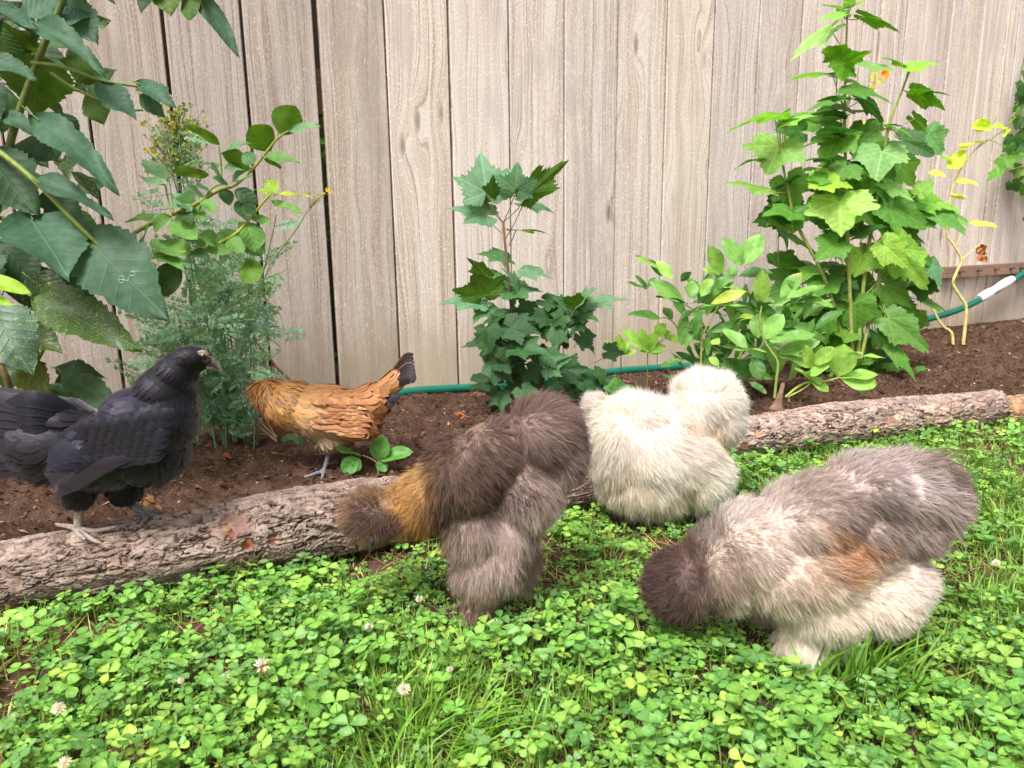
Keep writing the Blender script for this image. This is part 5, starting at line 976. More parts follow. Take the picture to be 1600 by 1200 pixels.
def fur(name, body, fld, N, mat, parent, width=0.00034, clump=0.26, per=8, grav=0.22, noise=0.18, tip=(1.12, 1.12, 1.12), rootc=(0.72, 0.70, 0.70), jit=18, vcol=0.11, mask=None, seg=5, cl_noise=0.17):
    co_, q, t3, tr, area, vn_ = body; p, n = sample(co_, tr, area, vn_, N)
    if mask is not None: ok = mask(p); p, n = p[ok], n[ok]
    N = len(p); D, L, lf_, C, k = fld.at(p, jit, 1.5); M = max(8, N//per); ci = RH.choice(N, M, replace=False)
    kd = KDTree(M); [kd.insert(p[c], i) for i, c in enumerate(ci)]; kd.balance(); near = np.array([kd.find(x)[1] for x in p]); cidx = ci[near]
    cn = RH.randn(M, 3)[near]; cv = (1+vcol*RH.randn(M))[near]; clen = RH.uniform(.75, 1.2, M)[near]
    Dt = nrm(D-n*(D*n).sum(1)[:, None]*0.9); d0 = nrm(Dt+n*lf_[:, None]+cn*cl_noise+RH.randn(N, 3)*noise*.6); Lm = L*k*clen*RH.uniform(.65, 1.2, N)
    d1 = nrm(Dt+n*lf_[:, None]*.3+cn*cl_noise*1.3+RH.randn(N, 3)*noise*1.3-UPV*grav)
    pts = [p-n*0.0015]; 
    for i in range(1, seg):
        t = i/(seg-1.0); d = nrm(d0*(1-t)+d1*t); pts.append(pts[-1]+d*(Lm/(seg-1))[:, None])
    c = np.stack(pts, 1); tt = np.linspace(0, 1, seg); c = c+(p[cidx]-p)[:, None]*(clump*tt**1.3)[None, :, None]
    tang = nrm(c[:, -1]-c[:, 0]); sd_ = nrm(np.cross(tang, n+RH.randn(N, 3)*.55)); wd = width*RH.uniform(.7, 1.35, N)
    w_ = wd[:, None]*np.array([.75, 1.0, .85, .6, .12])[:seg][None] if seg == 5 else wd[:, None]*np.linspace(1, .15, seg)[None]
    V = np.stack([c-sd_[:, None]*w_[..., None]*.5, c+sd_[:, None]*w_[..., None]*.5], 2); base = np.arange(N)[:, None]*seg*2; kk = np.arange(seg-1)[None]*2
    q_ = np.stack([base+kk, base+kk+1, base+kk+3, base+kk+2], -1).reshape(-1, 4)
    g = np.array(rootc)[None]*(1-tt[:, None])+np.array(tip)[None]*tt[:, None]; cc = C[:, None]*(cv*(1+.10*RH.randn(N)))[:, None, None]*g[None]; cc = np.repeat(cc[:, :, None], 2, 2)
    mb = MB(); mb.add(V, q=q_, c=np.clip(cc.reshape(-1, 3), .003, .95)); return mb.build(name, mat, parent)
def body_obj(body, fld, parent, extra=(), name='body', dark=1.0):
    co_, q, t3, tr, area, vn_ = body; D, L, lf_, C, k = fld.at(co_, 8); U, V, Z = proj(co_)
    for (test, col) in extra: m = test(U, V, co_); C[m] = lin(col)
    mb = MB(); mb.add(co_, q=q, t=t3, c=C*dark); return mb.build(name, M_SKIN, parent)
def cards(mb, p, n, D, Ls, Ws, C, lift=.12, R=.07, shape='round', pat=None, nu=5, nv=7, jit=.12, seedz=0):
    N = len(p); Dt = nrm(D-n*(D*n).sum(1)[:, None]+RH.randn(N, 3)*jit); Dt = nrm(Dt-n*(Dt*n).sum(1)[:, None]); S = np.cross(n, Dt)
    us = np.linspace(-1, 1, nu); ts = np.linspace(0, 1, nv)
    if shape == 'round': w_ = .5*np.array([.45, .75, .93, 1.0, .96, .74, .22]) if nv == 7 else .5*np.sin(np.pi*np.clip(ts*.92+.08, 0, 1))**.5
    else: w_ = .5*np.array([.6, .9, 1.0, .92, .74, .46, .06]) if nv == 7 else .5*(1-ts)
    s = ts[None]*Ls[:, None]; li = lift*RH.uniform(.6, 1.4, N)[:, None]; h = s*li-s**2/(2*R); cup = -.10
    U = us[None, None]*w_[None, :, None]*Ws[:, None, None]; H = h[..., None]+cup*np.abs(U)**1.5/np.maximum(Ws[:, None, None], 1e-5)**.5
    V = p[:, None, None]+Dt[:, None, None]*(s[..., None]*np.ones(nu))[..., None]+S[:, None, None]*U[..., None]+n[:, None, None]*H[..., None]
    X, T = np.meshgrid(us, ts); cc = np.tile(C[:, None, None], (1, nv, nu, 1))*RH.uniform(.85, 1.15, (N, 1, 1, 1))
    if pat is not None: cc = pat(cc, X, T, N)
    a = np.stack([np.tile(X[None], (N, 1, 1)), np.tile(T[None], (N, 1, 1)), np.tile(RH.uniform(0, 50, N)[:, None, None], (1, nv, nu))], -1)
    q = (grid_faces(nu, nv)[None]+(np.arange(N)*nu*nv)[:, None, None]).reshape(-1, 4); mb.add(V, q=q, c=np.clip(cc.reshape(-1, 3), .002, 1), a=a.reshape(-1, 3))
def quill(mb, pts, width, Yb, col, edge=None, face=None, tipw=.35, curl=.10, rough=0, n=14, edgew=.55, shaftc=None):
    """one long flight or tail feather along photo points (u, v, dY)"""
    P3 = catmull([P(u, v, Yb+d) for u, v, d in pts], 7); s = np.linspace(0, 1, n); c = np.stack([np.interp(s, np.linspace(0, 1, len(P3)), P3[:, k]) for k in range(3)], 1)
    T = nrm(np.gradient(c, axis=0)); F_ = nrm(look(c[0]) if face is None else face); S = nrm(np.cross(T, F_)); k = kz(c[0]); nu = 7; us = np.linspace(-1, 1, nu)
    w_ = .5*width*k*np.minimum(1, np.minimum(.35+s*2.2, ((1-s)/tipw+.02)**.6)); U = us[None]*w_[:, None]
    V = c[:, None]+S[:, None]*U[..., None]+F_*(-curl*np.abs(us)[None]**1.5*w_[:, None])[..., None]+F_*(.0006*vn(np.stack([s*9, s*0, s*0+pts[0][0]], -1)))[:, None, None]
    C = np.tile(lin(col), (n, nu, 1))
    if edge is not None: m = np.clip((np.abs(us)-edgew)*6, 0, 1)[None, :, None]*np.ones((n, 1, 1)); C = C*(1-m)+lin(edge)*m
    a = np.stack([np.tile(us, (n, 1)), np.tile(s[:, None]*3, (1, nu)), np.full((n, nu), RH.uniform(0, 50))], -1); mb.add(V, q=grid_faces(nu, n), c=C.reshape(-1, 3), a=a)
M_SKIN = mat_plain('hen_skin', 0.7, 0.3, 0.25, 300.0, 0.5)
M_FUR = mat_fur('silky_plumage'); M_FURW = mat_fur('white_plumage', 0.8, 0.35, 0.2)
M_BLK = mat_feather('black_feather', 0.38, 0.32, (0.88, 0.82, 1.0)); M_CHE = mat_feather('chestnut_feather', 0.5, 0.4)
M_EYE = mat_plain('eye', 0.08, 0.8, 0.05, 50, 0.0, 1.0); M_BEAK = mat_plain('beak_horn', 0.4, 0.5, 0.2, 300, 0.2)
def make_body(Y0, blobs, tubes=(), voxel=.003, smooth=5): co_, q, t3 = build_body(Y0, blobs, tubes, voxel, smooth); tr, ar, vn_ = vnormals(co_, q, t3); return (co_, q, t3, tr, ar, vn_)
def ball(mb, p, r, c, sq=(1, 1, 1)): v = []; f = []; ell_mesh(v, f, np.array(p), [CR, CU, CF], (r*sq[0], r*sq[1], r*sq[2])); q = [x for x in f if len(x) == 4]; t = [x for x in f if len(x) == 3]; mb.add(v, q=q, t=t, c=lin(c))

# ---- brown silkie with golden neck
Y0 = .735; hn = root('hen', P(750, 950, Y0), 'fluffy dark brown silkie hen with a golden neck pecking beside the thick log', 'hen', 'hens foraging by the fence')
body = make_body(Y0, [(724, 742, 0, 66, 66, .056, -25), (770, 715, .01, 60, 58, .052, 0), (850, 676, .01, 56, 56, .050, -20), (876, 700, .01, 36, 50, .040, 0), (822, 762, .005, 56, 62, .050, 0), (740, 822, 0, 52, 58, .048, 0), (786, 832, .01, 52, 56, .048, 0), (752, 886, -.01, 44, 54, .036, 0), (774, 866, 0, 52, 54, .042, 0), (812, 872, .02, 28, 44, .028, 0), (748, 936, -.01, 24, 22, .024, 0), (668, 780, 0, 44, 52, .040, 20), (634, 796, .0, 34, 38, .032, 0), (580, 806, .0, 42, 38, .032, 0)],
    [[(748, 940, -.01, 10), (735, 955, -.03, 6), (728, 962, -.035, 4)], [(748, 940, -.01, 10), (762, 958, -.03, 6), (766, 966, -.035, 4)], [(745, 935, .0, 8), (712, 950, .01, 6), (690, 958, .01, 5), (662, 938, .0, 3)]], .003, 6)
DB = (84, 66, 60); MBn = (104, 86, 78); TG = (128, 108, 104); LG = (172, 154, 150); TH = (136, 116, 110); GO = (170, 130, 80); GD2 = (132, 96, 54); HD = (86, 66, 60); HR = (132, 106, 84)
fb = Field([(700, 700, 150, 22, .7, DB, 36), (740, 690, 60, 24, .5, MBn, 30), (716, 740, 70, 26, .45, MBn, 30), (690, 770, 110, 26, .5, DB, 26), (740, 776, 45, 26, .4, DB, 28), (790, 770, 20, 26, .3, (78, 60, 56), 26), (690, 810, 95, 24, .5, (96, 78, 72), 24), (735, 800, 75, 26, .45, (112, 94, 88), 24), (770, 720, 40, 24, .45, DB, 28), (726, 705, 60, 22, .5, (132, 114, 108), 10), (790, 690, 30, 26, .5, (98, 80, 76), 26),
  (800, 640, -80, 24, .6, (112, 92, 88), 28), (840, 620, -40, 26, .55, (116, 96, 92), 28), (880, 635, -5, 28, .5, (122, 102, 98), 28), (905, 665, 15, 28, .5, (108, 90, 88), 26), (850, 670, 10, 28, .35, TG, 30), (815, 690, 50, 26, .35, (122, 104, 102), 26), (840, 720, 40, 28, .35, (110, 92, 88), 26), (890, 710, 40, 30, .5, (118, 100, 98), 26), (860, 750, 60, 30, .5, (146, 128, 124), 26), (840, 790, 75, 26, .6, LG, 28), (870, 770, 60, 26, .6, (168, 150, 146), 24),
  (800, 800, 70, 22, .55, (178, 162, 160), 22), (770, 810, 80, 22, .55, (168, 150, 148), 18), (745, 840, 85, 26, .45, (156, 140, 135), 28), (790, 850, 85, 26, .5, (168, 152, 148), 26), (710, 850, 95, 28, .5, (136, 118, 112), 26), (740, 890, 90, 28, .4, (154, 138, 132), 26), (790, 890, 80, 28, .5, (162, 146, 140), 24), (830, 880, 70, 24, .5, (128, 110, 104), 22), (760, 930, 85, 24, .45, (142, 124, 112), 26), (720, 935, 100, 22, .45, (128, 108, 96), 24), (690, 955, 130, 8, .4, (110, 90, 78), 12),
  (650, 740, 170, 24, .7, (172, 140, 96), 24), (640, 780, 165, 24, .4, GO, 24), (662, 800, 120, 26, .4, GD2, 22), (668, 840, 100, 22, .5, (146, 108, 60), 22), (672, 760, 130, 26, .5, (150, 114, 72), 18), (688, 730, 150, 24, .5, (110, 84, 62), 18),
  (575, 800, 200, 20, 1.3, HD, 24), (600, 815, 60, 20, 1.3, HD, 20), (560, 820, 150, 20, 1.2, (100, 80, 70), 18), (545, 780, 210, 20, 1.2, HR, 16), (580, 765, 260, 20, 1.2, HR, 18), (610, 770, 300, 18, 1.0, (146, 114, 80), 16), (540, 815, 170, 20, 1.2, (140, 112, 84), 15), (580, 850, 90, 18, 1.2, (136, 110, 86), 18), (620, 840, 70, 18, 1.1, (130, 102, 74), 16)], np.array([1.34, 1.30, 1.20]))
body_obj(body, fb, hn)
U_, V_b, _ = proj(body[0])
isH = lambda p: (proj(p)[0] < 627+0*p[:, 0]) & (proj(p)[1] > 740)
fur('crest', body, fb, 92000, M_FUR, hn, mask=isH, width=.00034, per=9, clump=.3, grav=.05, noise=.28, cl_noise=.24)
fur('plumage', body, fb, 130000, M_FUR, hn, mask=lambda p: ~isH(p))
fwb = Field([(700, 700, 70, 30, .2, (112, 92, 86), 30), (745, 705, 50, 32, .2, (92, 72, 68), 30), (700, 750, 75, 34, .18, (86, 66, 60), 30), (745, 750, 40, 38, .15, (80, 60, 56), 30), (790, 758, 18, 42, .12, (70, 52, 50), 26), (710, 785, 50, 34, .18, (94, 74, 68), 24), (770, 725, 45, 34, .2, (104, 84, 78), 24), (760, 780, 8, 40, .12, (76, 58, 54), 18)], np.array([1.25, 1.2, 1.1]))
def wmask(p): U, V, Z = proj(p); return (((U-745)/72)**2+((V-742-(U-745)*.25)/44)**2+.25*RH.randn(len(U)) < 1) & (p[:, 1] < 0.735-.012)
fur('wing', body, fwb, 60000, M_FUR, hn, mask=wmask, width=.00045, clump=.55, per=16, grav=.12, noise=.12, cl_noise=.12, vcol=.2)
mb = MB(); tube(mb, [P(582, 838, Y0-.028), P(580, 852, Y0-.03), P(578, 864, Y0-.028)], [.0042, .003, .0008], 8, lin((60, 56, 56)), 4); mb.build('beak', M_BEAK, hn)

# ---- white silkie
Y0 = 1.0; hw = root('hen', P(1010, 812, Y0), 'fluffy white silkie hen facing away between the brown silkie and the thin log', 'hen', 'hens foraging by the fence')
body = make_body(Y0, [(1022, 712, 0, 92, 66, .072, 10), (968, 700, -.005, 46, 66, .055, 0), (1088, 738, 0, 50, 54, .058, 0), (1104, 628, .02, 56, 45, .047, 8), (1122, 655, .02, 38, 38, .042, 0), (1000, 655, .01, 62, 34, .052, 8), (1060, 665, .01, 50, 42, .05, 0), (936, 634, .015, 20, 16, .022, 0), (955, 660, .01, 34, 34, .034, 0), (1012, 752, -.003, 76, 48, .062, 4), (1062, 716, 0, 66, 56, .064, 0)], [[(985, 780, 0, 10), (985, 812, 0, 6)], [(1075, 785, .02, 10), (1085, 800, .02, 6)]], .0032, 6)
WH = (250, 244, 236); CR_ = (246, 230, 208); WP = (240, 230, 226); WS = (232, 224, 214)
fw = Field([(932, 620, 230, 16, .9, WP, 22), (960, 640, 200, 20, .7, WH, 24), (1000, 625, 260, 22, .8, WH, 24), (1050, 640, 300, 22, .5, WH, 24), (1020, 680, 60, 24, .25, WP, 34), (960, 700, 110, 24, .4, WS, 30), (980, 750, 75, 28, .35, (238, 226, 208), 30), (1040, 730, 45, 26, .25, WH, 34), (1090, 710, 10, 24, .3, WP, 30), (1120, 740, 30, 24, .5, WH, 26), (1130, 770, 60, 22, .5, WH, 24), (1070, 775, 60, 26, .4, (236, 226, 208), 28), (1000, 795, 80, 26, .4, (240, 228, 210), 28), (950, 780, 110, 24, .5, (240, 230, 214), 24), (1090, 600, 260, 18, .7, WH, 26), (1130, 595, 300, 18, .7, WH, 24), (1155, 630, 20, 18, .7, WH, 22), (1150, 665, 60, 20, .6, WP, 20), (1100, 640, 50, 20, .3, WP, 24), (1095, 668, 80, 18, .3, CR_, 16), (1065, 640, 110, 22, .4, WP, 24), (1120, 685, 100, 18, .5, CR_, 18)], np.array([.91, .895, .86]))
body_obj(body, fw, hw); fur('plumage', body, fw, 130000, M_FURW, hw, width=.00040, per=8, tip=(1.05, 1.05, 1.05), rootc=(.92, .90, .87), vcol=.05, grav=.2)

# ---- pale silkie on the right
Y0 = .665; hp_ = root('hen', P(1250, 1030, Y0), 'pale greyish silkie hen with dark brown head puff and rusty wing, pecking in clover', 'hen', 'hens foraging by the fence')
body = make_body(Y0, [(1062, 912, .015, 50, 54, .042, 30), (1125, 885, .01, 54, 62, .050, -20), (1180, 855, .005, 74, 72, .058, -30), (1262, 805, .005, 96, 58, .062, -25), (1250, 880, 0, 108, 66, .066, -15), (1330, 830, .01, 76, 66, .058, -20), (1350, 762, .012, 62, 52, .055, -20), (1398, 768, .015, 72, 60, .052, -15), (1440, 775, .015, 52, 62, .045, 0), (1415, 825, .012, 46, 40, .044, 0), (1362, 925, .0, 70, 56, .055, -20), (1400, 900, .01, 44, 44, .045, 0), (1278, 945, -.005, 70, 48, .050, 5), (1252, 1008, -.008, 40, 38, .030, 0), (1300, 985, -.005, 34, 34, .034, 0)],
    [[(1190, 960, .05, 16), (1188, 1010, .05, 10), (1180, 1030, .05, 6)], [(1250, 1010, -.005, 16), (1240, 1040, -.01, 9)]], .003, 6)
BK = (196, 178, 166); BG = (158, 140, 132); GT2 = (172, 154, 150); CRM = (226, 210, 196); RU_ = (176, 126, 88)
fp = Field([(1040, 880, 200, 18, 1.2, (88, 66, 62), 26), (1080, 860, 260, 18, 1.1, (104, 82, 76), 22), (1030, 920, 180, 20, 1.2, (86, 64, 60), 24), (1060, 915, 120, 18, 1.2, (74, 54, 50), 26), (1045, 950, 150, 20, 1.2, (92, 72, 66), 22), (1085, 970, 100, 20, 1.1, (90, 70, 64), 24), (1092, 900, 20, 20, .8, (84, 62, 58), 18), (1112, 940, 60, 22, .8, (134, 112, 100), 18),
  (1105, 830, 250, 22, .8, (150, 134, 126), 20), (1135, 865, 10, 26, .5, (166, 146, 132), 22), (1140, 910, 50, 28, .5, (160, 138, 124), 22), (1150, 950, 60, 28, .5, (214, 196, 180), 24), (1130, 970, 80, 24, .5, (196, 176, 160), 20), (1160, 800, -20, 24, .5, (200, 186, 178), 26), (1200, 770, -25, 24, .5, (190, 174, 164), 26), (1180, 840, 15, 28, .35, BK, 28), (1210, 880, 30, 30, .35, BK, 28), (1190, 920, 40, 30, .4, (206, 186, 170), 26), (1240, 830, 15, 28, .3, (186, 168, 158), 28), (1260, 780, 0, 26, .4, BG, 28), (1290, 740, -20, 24, .6, (176, 158, 148), 24), (1270, 860, 20, 30, .3, (178, 154, 140), 26), (1300, 800, 20, 28, .3, (150, 130, 122), 24),
  (1305, 850, 25, 28, .25, (190, 148, 112), 22), (1340, 870, 20, 28, .2, RU_, 20), (1290, 900, 25, 30, .3, (176, 146, 124), 24), (1330, 900, 10, 26, .3, (186, 138, 96), 16), (1250, 920, 40, 30, .4, (190, 168, 150), 26), (1340, 820, 45, 30, .3, (138, 118, 110), 24), (1370, 780, 20, 30, .35, (142, 124, 118), 28), (1380, 840, 40, 30, .35, (146, 128, 120), 24), (1345, 730, -20, 26, .6, (182, 166, 162), 26), (1400, 710, -20, 28, .6, (178, 160, 156), 28), (1450, 720, 5, 34, .6, (150, 130, 122), 24), (1480, 745, 10, 36, .5, (120, 100, 92), 20), (1440, 770, 10, 30, .35, (186, 170, 166), 28), (1490, 790, 15, 34, .5, (172, 154, 148), 24), (1400, 760, 20, 28, .3, (184, 168, 166), 18), (1440, 820, 30, 30, .45, (166, 148, 142), 26), (1460, 850, 40, 28, .5, (158, 138, 130), 20),
  (1380, 900, 10, 24, .5, CRM, 26), (1430, 910, 15, 26, .6, (220, 206, 196), 26), (1360, 940, 20, 28, .45, CRM, 28), (1410, 960, 40, 26, .6, CRM, 26), (1300, 950, 35, 30, .4, (224, 208, 192), 28), (1240, 960, 60, 30, .4, CRM, 26), (1190, 970, 70, 26, .4, (208, 190, 172), 22), (1340, 985, 55, 26, .5, CRM, 26), (1255, 1010, 85, 26, .35, (232, 218, 202), 26), (1300, 1010, 75, 26, .45, (228, 212, 196), 24), (1190, 1010, 90, 14, .3, (110, 88, 76), 12)], np.array([1.10, 1.11, 1.10]))
body_obj(body, fp, hp_); isH = lambda p: (proj(p)[0] < 1112-0.15*(proj(p)[1]-900)) & (proj(p)[1] > 838)
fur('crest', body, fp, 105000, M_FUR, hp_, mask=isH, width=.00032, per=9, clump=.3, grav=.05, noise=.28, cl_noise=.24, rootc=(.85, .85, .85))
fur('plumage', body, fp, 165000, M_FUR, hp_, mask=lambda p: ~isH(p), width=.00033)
fwp = Field([(1290, 840, 30, 34, .2, (166, 138, 120), 26), (1330, 850, 25, 40, .14, (172, 138, 114), 24), (1365, 858, 12, 34, .12, (120, 84, 62), 16), (1345, 880, 5, 42, .12, (178, 144, 118), 22), (1300, 890, 15, 40, .15, (184, 142, 110), 24), (1330, 905, -14, 44, .12, (188, 150, 120), 20), (1280, 910, 10, 34, .18, (172, 144, 124), 22), (1375, 872, -4, 30, .1, (160, 118, 90), 14)], .98)
def wmask(p): U, V, Z = proj(p); return (((U-1330)/56)**2+((V-876)/40)**2+.25*RH.randn(len(U)) < 1) & (p[:, 1] < 0.665-.015)
fur('wing', body, fwp, 70000, M_FUR, hp_, mask=wmask, width=.00046, clump=.6, per=18, grav=.08, noise=.12, cl_noise=.12, vcol=.26)
mb = MB()
for k in range(14):
    v0 = 715+k*6; quill(mb, [(1425, v0, .01-.004*k), (1470, v0-14+k*2, .01-.004*k), (1500+RH.uniform(-8, 8), v0-8+k*5, .01-.004*k), (1510+RH.uniform(-6, 4), v0+6+k*5, .01-.004*k)], RH.uniform(2.5, 6), Y0, (96, 76, 68) if k < 7 else (150, 130, 122), (140, 120, 112), tipw=.8)
mb.build('tail', M_CHE, hp_)

# ---- black hen standing on the log
Y0 = .805; hb = root('hen', P(150, 830, Y0), 'glossy black hen standing on the thick log at the left edge', 'hen', 'hens foraging by the fence')
body = make_body(Y0, [(180, 702, 0, 106, 62, .054, -14), (258, 655, 0, 48, 70, .043, 20), (236, 700, 0, 60, 56, .047, -20), (84, 695, 0, 76, 60, .044, 6), (100, 655, 0, 56, 30, .030, 8), (30, 665, 0, 70, 42, .030, 12), (-50, 650, 0, 70, 34, .022, 8), (298, 562, 0, 30, 23, .021, -10), (276, 584, 0, 32, 34, .027, 25), (258, 612, 0, 42, 44, .034, 25), (222, 650, 0, 56, 48, .045, -30), (126, 762, -.012, 27, 30, .020, 0), (196, 756, .015, 27, 30, .020, 0), (318, 566, 0, 13, 11, .012, 0)],
    [[(258, 625, 0, 40), (275, 592, 0, 29), (292, 570, 0, 23)]], .0028, 6)
# bare legs and toes as a finer skin
def limb(parent, Yb, chains, col, name='leg'):
    for ch in chains:
        co_, q, t3 = build_body(Yb, [], ch, .0009, 2); mb = MB(); n = fbm(co_*260, 3, 4); mb.add(co_, q=q, t=t3, c=lin(col)[None]*(.75+.5*n)[:, None]); mb.build(name, M_SKIN, parent)
limb(hb, Y0, [[[(124, 782, -.012, 10), (123, 806, -.012, 7.5), (121, 828, -.012, 7)], [(121, 828, -.012, 6.5), (136, 838, -.026, 5), (150, 846, -.036, 3.5), (158, 848, -.04, 1.6)], [(121, 828, -.012, 6.5), (148, 830, -.014, 4.5), (170, 826, -.016, 3.5), (182, 822, -.016, 1.6)], [(121, 826, -.012, 6), (106, 822, -.006, 4.5), (92, 820, -.002, 3.5), (86, 818, 0, 1.5)], [(121, 830, -.012, 6), (124, 836, -.028, 4.5), (132, 842, -.038, 3.2)]]], (152, 138, 128))
limb(hb, Y0, [[[(194, 776, .02, 10), (208, 790, .022, 7), (226, 804, .024, 6.5)], [(226, 804, .024, 6), (244, 806, .022, 4.5), (262, 808, .022, 3.2), (270, 808, .022, 1.5)], [(226, 804, .024, 6), (228, 812, .01, 4.5), (222, 818, .0, 3.2)], [(226, 802, .024, 6), (240, 800, .034, 4.2), (256, 800, .04, 3)], [(224, 804, .024, 5), (212, 806, .026, 3.6)]]], (112, 106, 108))
BL = (40, 36, 42); BLB = (44, 44, 62); BR_ = (52, 40, 42)
fk = Field([(300, 550, 200, 9, .1, (34, 30, 34), 22), (270, 575, 125, 14, .1, BL, 24), (255, 620, 110, 20, .1, BL, 28), (300, 620, 85, 16, .1, BLB, 24), (295, 680, 115, 18, .1, BLB, 28), (240, 640, 150, 22, .1, BL, 30), (200, 660, 165, 22, .1, BLB, 34), (200, 710, 160, 24, .1, BL, 36), (140, 650, 172, 24, .1, BL, 34), (150, 700, 165, 26, .1, BLB, 34), (90, 640, 182, 26, .1, BL, 34), (230, 750, 150, 20, .12, BL, 26), (130, 760, 130, 18, .15, BR_, 26), (60, 740, 150, 22, .15, BR_, 24), (20, 680, 185, 30, .1, (52, 46, 50), 34), (-40, 660, 188, 30, .1, BL, 40), (200, 770, 110, 14, .2, BL, 20)], 0.33)
body_obj(body, fk, hb, dark=1.0)
ok = lambda p, n: np.ones(len(p), bool)
def feather_coat(name, body, fld, N, mat, parent, wr=.55, lenk=1.0, pat=None, shape='round', mask=None, lift=.13, R=.08, jit=.10, nv=7, mb=None):
    co_, q, t3, tr, ar, vn_ = body; p, n = sample(co_, tr, ar, vn_, N)
    if mask is not None: m = mask(p); p, n = p[m], n[m]
    # thin out roots that sit too close together, so the feathers lie like shingles
    D, L, lf_, C, k = fld.at(p, 10); Lm = L*k*lenk; kd = KDTree(len(p)); [kd.insert(x, i) for i, x in enumerate(p)]; kd.balance(); keep = np.ones(len(p), bool)
    for i in range(len(p)):
        if keep[i]:
            for (_, j, d) in kd.find_range(p[i], Lm[i]*.24):
                if j > i: keep[j] = False
    p, n, D, Lm, C = p[keep], n[keep], D[keep], Lm[keep], C[keep]; own = mb is None; mb = MB() if own else mb
    cards(mb, p, n, D, Lm*RH.uniform(.85, 1.15, len(p)), Lm*wr*RH.uniform(.85, 1.15, len(p)), C, lift=lift, R=R, shape=shape, pat=pat, jit=jit)
    return mb.build(name, mat, parent) if own else mb
def pat_blk(cc, X, T, N):
    t = RH.rand(N) < .22; tint = np.where(t[:, None, None, None], np.array([.95, 1.0, 1.3]), np.array([1.0, .93, .98])); e = (1+.5*np.clip((np.abs(X)-.6)*2.5, 0, 1)+.35*np.clip(T-.8, 0, 1)*4)[None, ..., None]; return cc*tint*e
neckm = lambda p: (proj(p)[1] < 640+.25*(proj(p)[0]-260)) & (proj(p)[0] > 222)
facem = lambda p: (proj(p)[0] > 300) & (proj(p)[1] < 588) & (np.abs(proj(p)[1]-566) < 15)
feather_coat('plumage', body, fk, 15000, M_BLK, hb, .62, 1.25, pat_blk, mask=lambda p: ~neckm(p))
feather_coat('neck_feathers', body, fk, 12000, M_BLK, hb, .36, 1.15, pat_blk, 'point', mask=lambda p: neckm(p) & ~facem(p), lift=.05, R=.045)
# wing
mb = MB()
for i in range(8):                            # flight feathers showing under the coverts
    quill(mb, [(232-i*9, 703+i*4, -.050), (180-i*7, 720+i*4.5, -.0565+.0003*i), (120-i*4, 735+i*4.5, -.0525), (72+i*2, 745+i*3, -.044)], 19, Y0, (32, 26, 28), (44, 38, 41), tipw=.35, edgew=.7)
for r in range(7):
    for q in range(9):
        u = 262-q*15-r*3+RH.uniform(-3, 3); v = 646+r*12+q*2.6-r*r*.2+RH.uniform(-2, 2)
        if u < 128+r*6: continue
        b_ = RH.rand(); quill(mb, [(u+13, v-5, -.049), (u-5, v+2, -.0565+.0004*r), (u-24, v+9, -.0550+.0003*r)], 19, Y0, (26, 24, 28) if b_ < .75 else (27, 29, 39), (38, 35, 42), tipw=.5, n=9, curl=.16, edgew=.75)
mb.build('wing', M_BLK, hb); mb = MB()
for i in range(9):
    v0 = 640+i*10; quill(mb, [(100, 652+i*6, -.016), (34, v0-8+i*2, -.034), (-50, v0-22+i*5, -.03), (-130, v0-34+i*8, -.02)], 30, Y0, (30, 25, 27), (42, 37, 40), tipw=.3, edgew=.75)
for i in range(5): quill(mb, [(118, 640+i*9, -.014), (56, 624+i*13, -.037), (8+i*6, 628+i*16, -.036)], 26, Y0, (28, 27, 33), (44, 42, 52), tipw=.4, edgew=.75)
for i in range(4): quill(mb, [(70, 630+i*8, .01), (0, 622+i*8, .01), (-120, 610+i*12, .01)], 34, Y0, (28, 24, 26), (38, 33, 36), tipw=.3)
mb.build('tail', M_BLK, hb)
mb = MB(); ball(mb, P(317, 556, Y0-.0165), .0034, (24, 14, 12)); e_ = mb.build('eye', M_EYE, hb)
mb = MB()
for k in range(5): tube(mb, [P(309+k*.4, 550+k*.9, Y0-.0175+.0002*k), P(318, 548.5+k*.9, Y0-.0190+.0002*k), P(326-k*.3, 552.5+k*.7, Y0-.0165)], [.0006, .0011, .0005], 6, lin((176, 148, 130)), 4)
ball(mb, P(323, 563, Y0-.0145), .0042, (34, 26, 28), (1.2, 1, .6)); mb.build('eyelid', M_SKIN, hb)
mb = MB(); tube(mb, [P(322, 564, Y0-.002), P(332, 566, Y0-.002), P(341, 572, Y0-.002), P(346, 581, Y0-.002)], [.0066, .0052, .0030, .0005], 12, np.array([lin((66, 54, 54)), lin((84, 74, 74)), lin((150, 140, 134))]), 5)
tube(mb, [P(324, 573, Y0-.002), P(333, 575, Y0-.002), P(341, 579, Y0-.002)], [.0042, .0032, .0006], 10, lin((120, 108, 104)), 4); mb.build('beak', M_BEAK, hb)
fur('down', body, fk, 30000, M_FUR, hb, mask=lambda p: (proj(p)[1] > 745), width=.0005, vcol=.1)

